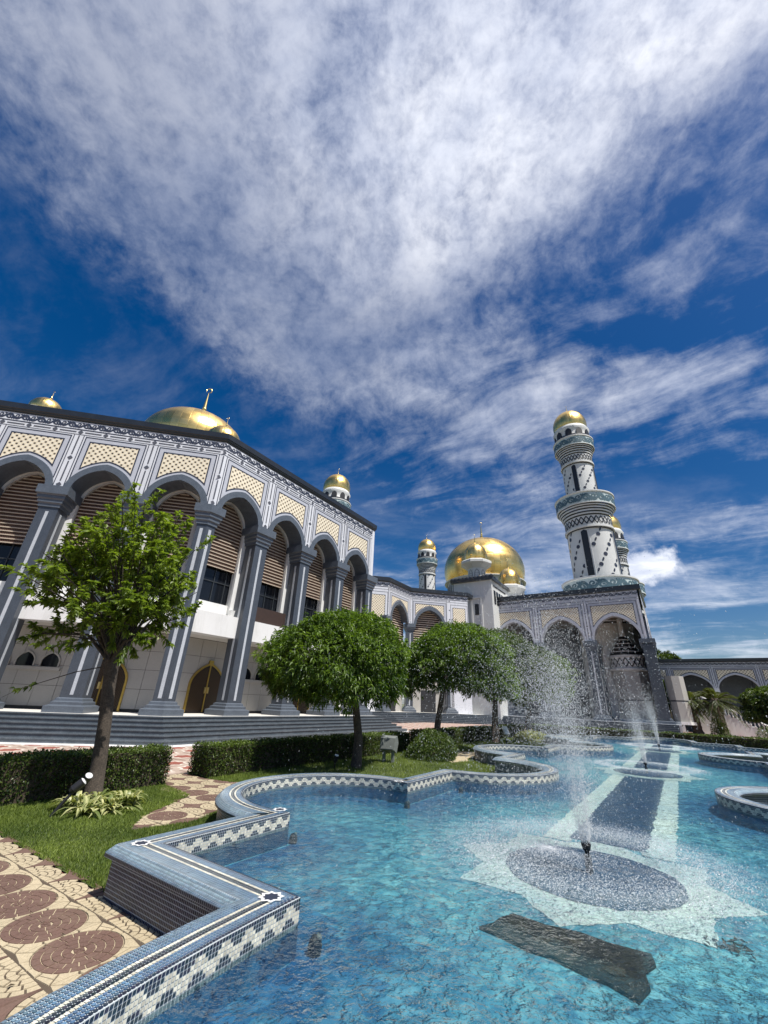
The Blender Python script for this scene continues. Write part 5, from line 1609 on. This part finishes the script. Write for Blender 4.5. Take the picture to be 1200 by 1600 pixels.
for i, (x, y, r, z, lb) in enumerate(((47.0, 70.0, 4.2, 6.0, 'dark background tree seen through the left arch of the arcade'), (60.0, 64.0, 4.6, 5.0, 'dark background tree seen through the right arch of the arcade'),
                                  (50.0, 76.0, 3.6, 9.6, 'leafy tree top showing above the arcade roof'), (52.5, 66.5, 4.4, 4.6, 'dark background tree behind the middle pier of the arcade'), (43.5, 66.8, 3.4, 4.2, 'dark background tree low behind the left end of the arcade'))):
    dense_tree(lb, (x, y), (x, y), r, z, r * .75, r * .7, 1100, 'leaf_deep', .5, group='background trees', seed=40 + i, trunk_r=.3)

hedge('long clipped hedge behind the leaning young tree at the left', ((-3.0, 9.25), (6.9, 9.25)), .85, .76, 46000, seed=3)
hedge('clipped hedge behind the curved pool bay, shaded under the wide tree', ((8.1, 9.35), (18.9, 9.35)), .85, .74, 42000, seed=5, leafL=.06)
hedge('farther clipped hedge beyond the paved gap, before the pale steps', ((20.2, 9.35), (31.0, 9.35)), .85, .76, 20000, seed=6, leafL=.08)
hedge('short hedge piece at the far left corner of the pool garden', ((32.2, 9.35), (37.6, 9.35)), .85, .76, 9000, seed=7, leafL=.09)
hedge('long low hedge across the far end of the pool before the pavilion', ((39.4, 9.4), (39.4, -14.5)), .9, .78, 26000, seed=8, leafL=.09)
hedge('low clipped hedge on the lawn at the far right below the arcade', ((45.0, -11.5), (45.0, -19.0)), 1.4, .8, 7000, seed=11, leafL=.11)


def ball_shrub(label, x, y, r, h, n, mat, leafL, seed, group=None, flat=.8):
    t = thing('shrub', label, 'shrub', (x, y, 0), group=group); r_ = np.random.default_rng(seed)
    d = norm(r_.normal(size=(n, 3))); d[:, 2] = np.abs(d[:, 2]); f = lump(d, seed, .18) * np.where(r_.random(n) < .75, r_.uniform(.85, 1.05, n), r_.uniform(.4, .85, n))
    P = d * f[:, None] * np.array([r, r, h]); ax = norm(d * .7 + r_.normal(size=(n, 3)) * .7)
    V, F = leaves(P, ax, leafL * r_.uniform(.6, 1.2, n), leafL * .35, .2, .15); T = np.clip(.25 + .2 * r_.normal(size=n) + .25 * d[:, 2], 0, 1)
    leaf_object('foliage', V, F, mat, np.concatenate([T, T]), t)
    m = MB()
    for k in range(7):
        a = k * .9; m.tube([(0, 0, 0), (cos(a) * r * .3, sin(a) * r * .3, h * .4), (cos(a) * r * .55, sin(a) * r * .55, h * .7)], [.02, .014, .006], 5)
    m.build('stems', 'bark_dark', t)


ball_shrub('loose dark shrub at the foot of the second round tree', 2.45, 19.0, 1.0, .85, 3800, 'leaf_deep', .12, 60)
ball_shrub('yellow-green low planting under the spray-veiled tree', 10.6, 31.0, 1.1, .5, 1600, 'leaf_varieg', .22, 61)
ball_shrub('round clipped bush left of the far right lawn', 40.2, 46.6, .95, 1.25, 900, 'leaf_deep', .18, 62, 'clipped bushes on the far lawn')
ball_shrub('round clipped bush in the middle of the far right lawn', 42.6, 45.2, .9, 1.2, 900, 'leaf_deep', .18, 63, 'clipped bushes on the far lawn')
ball_shrub('round clipped bush right of the far right lawn', 44.8, 43.9, .9, 1.2, 900, 'leaf_deep', .18, 64, 'clipped bushes on the far lawn')
ball_shrub('upright dark shrub between the two palms', 38.0, 50.2, .8, 1.9, 1200, 'leaf_deep', .22, 65)


def palm(label, x, y, h, seed):
    t = thing('palm', label, 'palm', (x, y, 0), group='palms before the arcade'); r_ = np.random.default_rng(seed)
    m = MB(); prof = [(.62, 0), (.55, .3)] + [(.48 - .05 * (k % 2) - .004 * k, .4 + k * (h - .4) / 14) for k in range(15)]
    m.lathe(prof, 12, cap=True); m.build('trunk', 'trunk_palm', t)
    P = []; A = []; V_ = []
    fr = MB()
    for k in range(46):
        a = r_.random() * 6.28; e = r_.uniform(-.5, 1.2); L = r_.uniform(1.9, 2.7); d = np.array([cos(a) * cos(e), sin(a) * cos(e), sin(e)])
        pts = [np.array([0, 0, h]) + d * L * f + np.array([0, 0, -1.0]) * (f ** 2) * L * .38 for f in np.linspace(0, 1, 7)]
        fr.tube(pts, [.035, .03, .025, .02, .015, .01, .006], 4)
        for f in np.linspace(.2, 1, 17):
            i = min(5, int(f * 6)); p = pts[i] + (pts[i + 1] - pts[i]) * (f * 6 - i); ta = norm(pts[i + 1] - pts[i]); sd = norm(np.cross(ta, [0, 0, 1.]))
            for s in (1, -1): P.append(p); A.append(ta * .7 + sd * s * .8 + np.array([0, 0, -.25])); V_.append(.15 + .5 * max(0, e) / 1.2 + .15 * r_.normal() + (.2 if e < -.2 else 0))
    fr.build('frond_ribs', 'trunk_palm', t)
    P = np.array(P); n = len(P); V, F = leaves(P, np.array(A), np.full(n, .62), np.full(n, .06), .2, .2); T = np.clip(V_, 0, 1)
    leaf_object('fronds', V, F, 'leaf_palm', np.concatenate([T, T]), t)


palm('left of two stocky palms before the arcade', 37.0, 52.2, 3.3, 70)
palm('right of two stocky palms before the arcade', 38.95, 50.9, 3.6, 71)

# variegated planting round the young tree
def strap_plant(label, x, y, seed, s=1.0):
    t = thing('spider_plant', label, 'plant', (x, y, 0), group='variegated plants round the young tree'); r_ = np.random.default_rng(seed); V = []; F = []; T = []
    for k in range(46):
        a = r_.random() * 6.28; e = r_.uniform(.35, 1.35); L = s * r_.uniform(.34, .60); w = .030 * s; tint = r_.choice([.15, .4, .8, 1.0]); c0 = np.array([r_.normal() * .05, r_.normal() * .05, 0.02])
        sd = np.array([-sin(a), cos(a), 0]); b = len(V); n = 6
        for f in np.linspace(0, 1, n):
            p = c0 + np.array([cos(a) * cos(e) * L * f, sin(a) * cos(e) * L * f, sin(e) * L * f - L * .62 * f ** 2.2]); ww = w * (1 - (2 * f - .75) ** 2 * .45) if f < 1 else .002
            V += [p - sd * ww, p + np.array([0, 0, -.006]), p + sd * ww]
        for q in range(n - 1):
            o = b + q * 3; F += [(o, o + 1, o + 4, o + 3), (o + 1, o + 2, o + 5, o + 4)]; T += [tint * (1 - .3 * (q > 3)), tint * .45]
    leaf_object('leaves', np.array(V), np.array(F), 'leaf_varieg', np.clip(T, 0, 1), t)
    m = MB(); m.lathe([(.05, -.01), (.06, .05), (.02, .09)], 8, cap=True); m.build('crown_base', 'bark_dark', t)


for i, (x, y, s, lb) in enumerate(((-5.42, 9.12, 1.0, 'leftmost variegated strap-leaved plant near the black spotlight'), (-5.05, 8.80, 1.05, 'variegated plant in the middle front of the clump under the young tree'), (-4.72, 9.02, .95, 'variegated plant at the front right of the clump under the young tree'),
                               (-5.12, 9.36, 1.0, 'variegated plant close to the trunk of the young tree'), (-4.62, 9.45, 1.0, 'rightmost variegated plant of the clump under the young tree'), (-4.95, 9.75, .9, 'variegated plant behind the clump, right of the trunk'))):
    strap_plant(lb, x, y, 80 + i, s * 1.12)

# grass
def grass(name, poly_ud, n, hgt, excl=(), seed=5):
    r_ = np.random.default_rng(seed); P = np.array(poly_ud); lo, hi = P.min(0), P.max(0)
    q = lo + (hi - lo) * r_.random((n, 2)); k = in_poly(q[:, 0], q[:, 1], poly_ud)
    for e in excl: k &= ~in_poly(q[:, 0], q[:, 1], e)
    for cu in (7.15, 19.3, 31.45): k &= ~((np.hypot(q[:, 0] - cu, q[:, 1] - 4.1) < 2.22))
    for cu in (13.35, 25.5): k &= ~((np.hypot(q[:, 0] - cu, q[:, 1] - 3.95) > 1.86) & (q[:, 1] < 3.9))
    q = q[k]; n = len(q)
    xy = q[:, :1] * EU[None] - (q[:, 1:] + 1.4) * EV[None]
    pos = np.concatenate([xy, np.zeros((n, 1))], 1); h = hgt * r_.uniform(.5, 1.25, n) * (1 + .25 * np.sin(q[:, 0] * 2.1) * np.sin(q[:, 1] * 1.7)); a = r_.random(n) * 6.28
    w = .0045 + .003 * r_.random(n); sd = np.stack([np.cos(a), np.sin(a), 0 * a], 1) * w[:, None]; tip = pos + np.stack([r_.normal(size=n) * h * .45, r_.normal(size=n) * h * .45, h], 1)
    V = np.stack([pos - sd, pos + sd, tip], 1).reshape(-1, 3); F = np.arange(len(V)).reshape(-1, 3)
    patch = .5 + .25 * np.sin(q[:, 0] * 1.3 + 1) * np.sin(q[:, 1] * 1.9) + .2 * np.sin(q[:, 0] * 4.1) * np.sin(q[:, 1] * 3.3)
    T = np.clip(patch * .8 + .2 * r_.normal(size=n), 0, 1)
    o = leaf_object(name, V, F, 'leaf_grass', T, None, kind='stuff'); return tag(o, {5: 'short bright lawn grass round the young tree', 6: 'lawn grass behind the pool bays under the round trees'}.get(seed, 'grass'), 'grass')


JOG = [(3.2, 3.98), (5.6, 3.98), (5.6, 5.2), (3.2, 4.0)]
grass('lawn_grass', [(3.2, 4.05), (3.2, 9.3), (7.0, 9.3), (9.9, 9.3), (9.9, 3.98), (5.3, 3.98)], 170000, .036, (PATH2_UD,), 5)
grass('lawn_grass', [(8.2, 4.05), (8.2, 9.4), (36, 9.4), (36, 4.05), (28, 2.0), (11, 2.0)], 130000, .07, (PATH2_UD, PATH3_UD), 6)

# ------------------------------------------------------------------ garden lamps
def spot_lamp(label, x, y, h, tilt_az, tilt):
    t = thing('garden_spotlight', label, 'spotlight', (x, y, 0), group='black garden spotlights'); d = np.array([sin(radians(tilt_az)) * cos(tilt), cos(radians(tilt_az)) * cos(tilt), sin(tilt)])
    m = MB(); b0 = np.array([-d[0] * h * .8, -d[1] * h * .8, 0]); m.tube([b0, b0 * .5 + [0, 0, h * .5], (0, 0, h * .92)], [.028, .026, .026], 8); m.build('stake', 'lamp_black', t)
    hd = np.array([0, 0, h]); m = MB(); m.tube([hd - d * .10, hd - d * .05, hd + d * .10, hd + d * .12], [.04, .066, .070, .074], 16); m.build('housing', 'lamp_black', t)
    m = MB(); m.tube([hd + d * .121, hd + d * .128, hd + d * .14], [.066, .063, .04], 16); m.build('lens', 'lamp_white', t)


spot_lamp('black spotlight on a leaning stake left of the variegated plants', -5.25, 8.72, .42, 60, .75)
spot_lamp('black spotlight with white lens against the left side of the trunk', -5.52, 9.40, .40, 120, .9)
spot_lamp('small pale lamp on the lawn left of the wide round tree', -1.2, 15.2, .28, 150, 1.2)
fb = thing('floodlight_box', 'grey box floodlight on two stub posts between the wide tree and the shrub', 'floodlight', (.55, 17.4, 0), radians(-20))
m = MB(); pts = [(-.20, .42), (.10, .30), (.32, .62), (.18, .86), (-.12, .80)]; n = len(pts)
m.add([(-.28, y, z) for y, z in pts] + [(.28, y, z) for y, z in pts], [tuple(range(n))[::-1], tuple(range(n, 2 * n))] + [(i, (i + 1) % n, n + (i + 1) % n, n + i) for i in range(n)]); m.build('housing', 'lamp_grey', fb)
m = MB(); m.add([(-.24, -.136, .79), (-.24, -.206, .45), (.24, -.206, .45), (.24, -.136, .79)], [(0, 1, 2, 3)]); m.build('glass', 'lamp_grey', fb)
for s in (-1, 1):
    m = MB(); m.box(s * .17 - .05, s * .17 + .05, -.05, .05, 0, .45); m.build('post', 'lamp_grey', fb)
fl2 = thing('floodlight_box', 'small tilted white-faced floodlight at the foot of the tall dark tree', 'floodlight', (7.95, 27.6, 0), radians(25))
m = MB(); m.add([(-.16, -.05, .55), (.16, -.05, .55), (.16, .18, .95), (-.16, .18, .95), (-.16, .06, .49), (.16, .06, .49), (.16, .29, .89), (-.16, .29, .89)], [(0, 1, 2, 3), (7, 6, 5, 4), (0, 4, 5, 1), (1, 5, 6, 2), (2, 6, 7, 3), (3, 7, 4, 0)]); m.build('face_plate', 'lamp_white', fl2)
m = MB(); m.tube([(0, .12, 0), (0, .14, .7)], .03, 6); m.build('post', 'lamp_black', fl2)

# ------------------------------------------------------------------ fountains
def nozzle(label, u0):
    x, y = ud(u0, 0); t = thing('fountain_nozzle', label, 'fountain nozzle', (x, y, 0), group='fountain nozzles on the pool axis')
    m = MB(); m.lathe([(.045, Z_FLOOR), (.045, .27), (.028, .29), (.028, .315), (.045, .33), (.055, .36), (.062, .385), (.058, .395), (.04, .39), (.02, .36)], 20); m.build('body', 'nozzle_metal', t, smooth=True)
    for k in range(10):
        a = 2 * pi * k / 10; m = MB(); m.lathe([(.010, .385), (.008, .415), (.004, .418)], 6, .048 * cos(a), .048 * sin(a), cap=True); m.build('jet_tip', 'nozzle_metal', t)
    return x, y


OCT_V = np.array([(1, 0, 0), (-1, 0, 0), (0, 1, 0), (0, -1, 0), (0, 0, 1), (0, 0, -1)], float)
TET_V = np.array([(.94, 0, -.33), (-.47, .82, -.33), (-.47, -.82, -.33), (0, 0, 1)]); TET_F = np.array([(0, 1, 3), (1, 2, 3), (2, 0, 3), (1, 0, 2)])
OCT_F = np.array([(0, 2, 4), (2, 1, 4), (1, 3, 4), (3, 0, 4), (2, 0, 5), (1, 2, 5), (3, 1, 5), (0, 3, 5)])
def drops_mesh(name, P, Vel, R, stretch):
    n = len(P); d = norm(Vel); a = norm(np.cross(d, np.array([.3, .1, 1.]))); b = np.cross(d, a)
    M3 = np.stack([a * R[:, None], b * R[:, None], d * (R * stretch)[:, None]], 1)        # n,3,3
    V = P[:, None, :] + np.einsum('vk,nkj->nvj', TET_V, M3); F = (np.arange(n)[:, None, None] * 4 + TET_F[None]).reshape(-1, 3)
    return fast_mesh(name, V.reshape(-1, 3), F, 'spray', None, True)


def spray(label, x, y, hmax, n, r0, r1, spread, wind, seed, streak=0):
    r_ = np.random.default_rng(seed); g_ = 9.8; vmax = sqrt(2 * g_ * hmax)
    v = vmax * np.clip(.88 + .13 * r_.normal(size=n), .45, 1.12); th = np.minimum(np.abs(r_.normal(size=n)), 1.9 + .3 * r_.random(n)) * spread; ph = r_.random(n) * 6.28
    vel0 = np.stack([np.sin(th) * np.cos(ph) * v, np.sin(th) * np.sin(ph) * v, np.cos(th) * v], 1)
    tf = 2 * vel0[:, 2] / g_; t = tf * r_.random(n) ** 1.0; t[:streak] = tf[:streak] * .12 * r_.random(streak)
    wx = np.array(wind) * (.6 + .8 * r_.random((n, 1)))
    P = np.stack([x + .05 * np.cos(ph), y + .05 * np.sin(ph), np.full(n, .40)], 1) + vel0 * t[:, None]; P[:, 2] -= .5 * g_ * t ** 2; P[:, :2] += .5 * wx * t[:, None] ** 2
    turb = r_.normal(size=(n, 3)) * .05 * t[:, None]; P += turb
    vel = vel0.copy(); vel[:, 2] -= g_ * t; vel[:, :2] += wx * t[:, None]
    k = P[:, 2] > Z_WATER + .01; R = r0 + (r1 - r0) * r_.random(n) ** 4.0; st = np.where(np.arange(n) < streak, 6.0, 1.8 + 1.6 * r_.random(n)); R[:streak] *= .55
    o = link('water_spray', drops_mesh('water_spray', P[k], vel[k], R[k], st[k]), None, None, kind='stuff'); return tag(o, label, 'spray')


def foam(label, cx, cy, n, rmin, rmax, seed, s0=.006, s1=.028, squash=1.0):
    """bubbles and crown splashes where the drops land"""
    r_ = np.random.default_rng(seed); rr = np.abs(rmin + rmax * r_.normal(size=n)); a = r_.random(n) * 6.28; P = np.stack([cx + rr * np.cos(a), cy + rr * np.sin(a), np.full(n, Z_WATER + .002)], 1)
    R = s0 + (s1 - s0) * r_.random(n) ** 3; V = P[:, None, :] + TET_V[None] * np.stack([R * 1.4, R * 1.4, R * .7 * squash], 1)[:, None, :] * (1 + .8 * r_.random((n, 1, 3))); F = (np.arange(n)[:, None, None] * 4 + TET_F[None]).reshape(-1, 3)
    o = link('water_foam', fast_mesh('water_foam', V.reshape(-1, 3), F, 'spray', None, True), None, None, kind='stuff'); return tag(o, label, 'foam')


n1 = nozzle('nearest black fountain nozzle, in front of the dark disc', FU[0]); n2 = nozzle('middle fountain nozzle on the pool axis', FU[1]); n3 = nozzle('farthest fountain nozzle on the pool axis', FU[2])
spray('tall cloud of bright drops thrown up by the nearest fountain', *n1, 2.95, 95000, .0012, .0064, .155, (-.75, .25), 90, 2500)
spray('fine white plume of the middle fountain', *n2, 1.9, 14000, .002, .010, .075, (-.5, .2), 91, 2200)
spray('fine white plume of the farthest fountain', *n3, 2.6, 14000, .003, .012, .06, (-.4, .2), 92, 2200)
foam('white splash flecks round the nearest fountain', n1[0] - .45, n1[1] + .15, 14000, .0, .75, 93, .0015, .006); foam('white froth over the star border of the nearest fountain', n1[0], n1[1] - .05, 40000, 1.38, .30, 96, .0014, .0055)
foam('white splash ring round the middle fountain', *n2, 7000, 1.45, .2, 94, .003, .011)
foam('white splash ring round the farthest fountain', *n3, 7000, 1.6, .24, 95, .004, .013)

# things lying in the pool
sl = thing('sunken_slab', 'dark brown slab lying under the water before the nearest fountain', 'slab')
o = [ud(*q) for q in ((4.86, .60), (4.83, .35), (4.76, .12), (4.77, -.08), (4.68, -.34), (4.66, -.52), (4.56, -.73), (4.80, -.79), (5.02, -.74), (5.20, -.81), (5.36, -.77), (5.33, -.45), (5.37, -.2), (5.31, .1), (5.34, .42), (5.18, .50), (5.02, .52))]
mb = MB(); mb.prism(o, Z_FLOOR, Z_FLOOR + .03); mb.build('slab_body', 'slab_dark', sl)
for (cu, cd, r) in ((4.98, .05, .07), (5.15, -.2, .06), (4.85, -.55, .085), (4.9, -.15, .05)):
    m = MB(); x, y = ud(cu, cd); m.prism([(x + r * (1 + .3 * sin(3 * a)) * cos(a), y + r * (1 + .25 * cos(2 * a)) * sin(a)) for a in np.linspace(0, 6.28, 11)[:-1]], Z_FLOOR + .03, Z_FLOOR + .036); m.build('moss_patch', 'soil', sl)
for i, (x, y, lb) in enumerate(((-.42, 4.62, 'submerged lamp beside the near mosaic corner'), (-1.12, 7.45, 'submerged lamp beside the second coping corner'), (.72, 9.95, 'submerged lamp below the far bay corner'), (2.15, 11.75, 'submerged lamp beside the concave corner of the far lobe'))):
    t = thing('pool_lamp', lb, 'pool lamp', (x, y, 0), radians(30), group='submerged pool lamps')
    m = MB(); m.lathe([(.055, Z_FLOOR), (.06, .13), (.052, .17), (.03, .20)], 14, cap=True); m.build('housing', 'lamp_black', t)
    m = MB(); m.tube([(.01, -.02, .185), (.018, -.035, .205), (.02, -.037, .209)], [.022, .026, .02], 12); m.build('lens', 'lamp_grey', t)
r_ = np.random.default_rng(123)
for i, (x, y, lb) in enumerate(((3.35, 5.0, 'brown leaf clump on the pool floor at the right edge'),)):
    P = np.stack([r_.normal(size=26) * .09, r_.normal(size=26) * .07, Z_FLOOR + .012 + .02 * r_.random(26)], 1); V, F = leaves(P, norm(r_.normal(size=(26, 3)) * [1, 1, .1]), np.full(26, .09), np.full(26, .035))
    o = link('sunken_leaves', fast_mesh('sunken_leaves', V, F, 'dry_leaf'), None, None, (x, y, 0)); tag(o, lb, 'leaves', 'fallen leaves in the pool')

# fallen leaves on the near path and lawn edge
r_ = np.random.default_rng(5); n = 70
q = np.stack([r_.uniform(.6, 3.4, n), r_.uniform(2.2, 8.5, n)], 1); xy = q[:, :1] * EU[None] - (q[:, 1:] + 1.4) * EV[None]
V, F = leaves(np.concatenate([xy, .024 + .01 * r_.random((n, 1))], 1), norm(r_.normal(size=(n, 3)) * [1, 1, .15]), r_.uniform(.02, .06, n), r_.uniform(.01, .025, n))
tag(link('fallen_leaves', fast_mesh('fallen_leaves', V, F, 'dry_leaf'), None, None, kind='stuff'), 'small dry leaves scattered over the fan-patterned path', 'leaves')
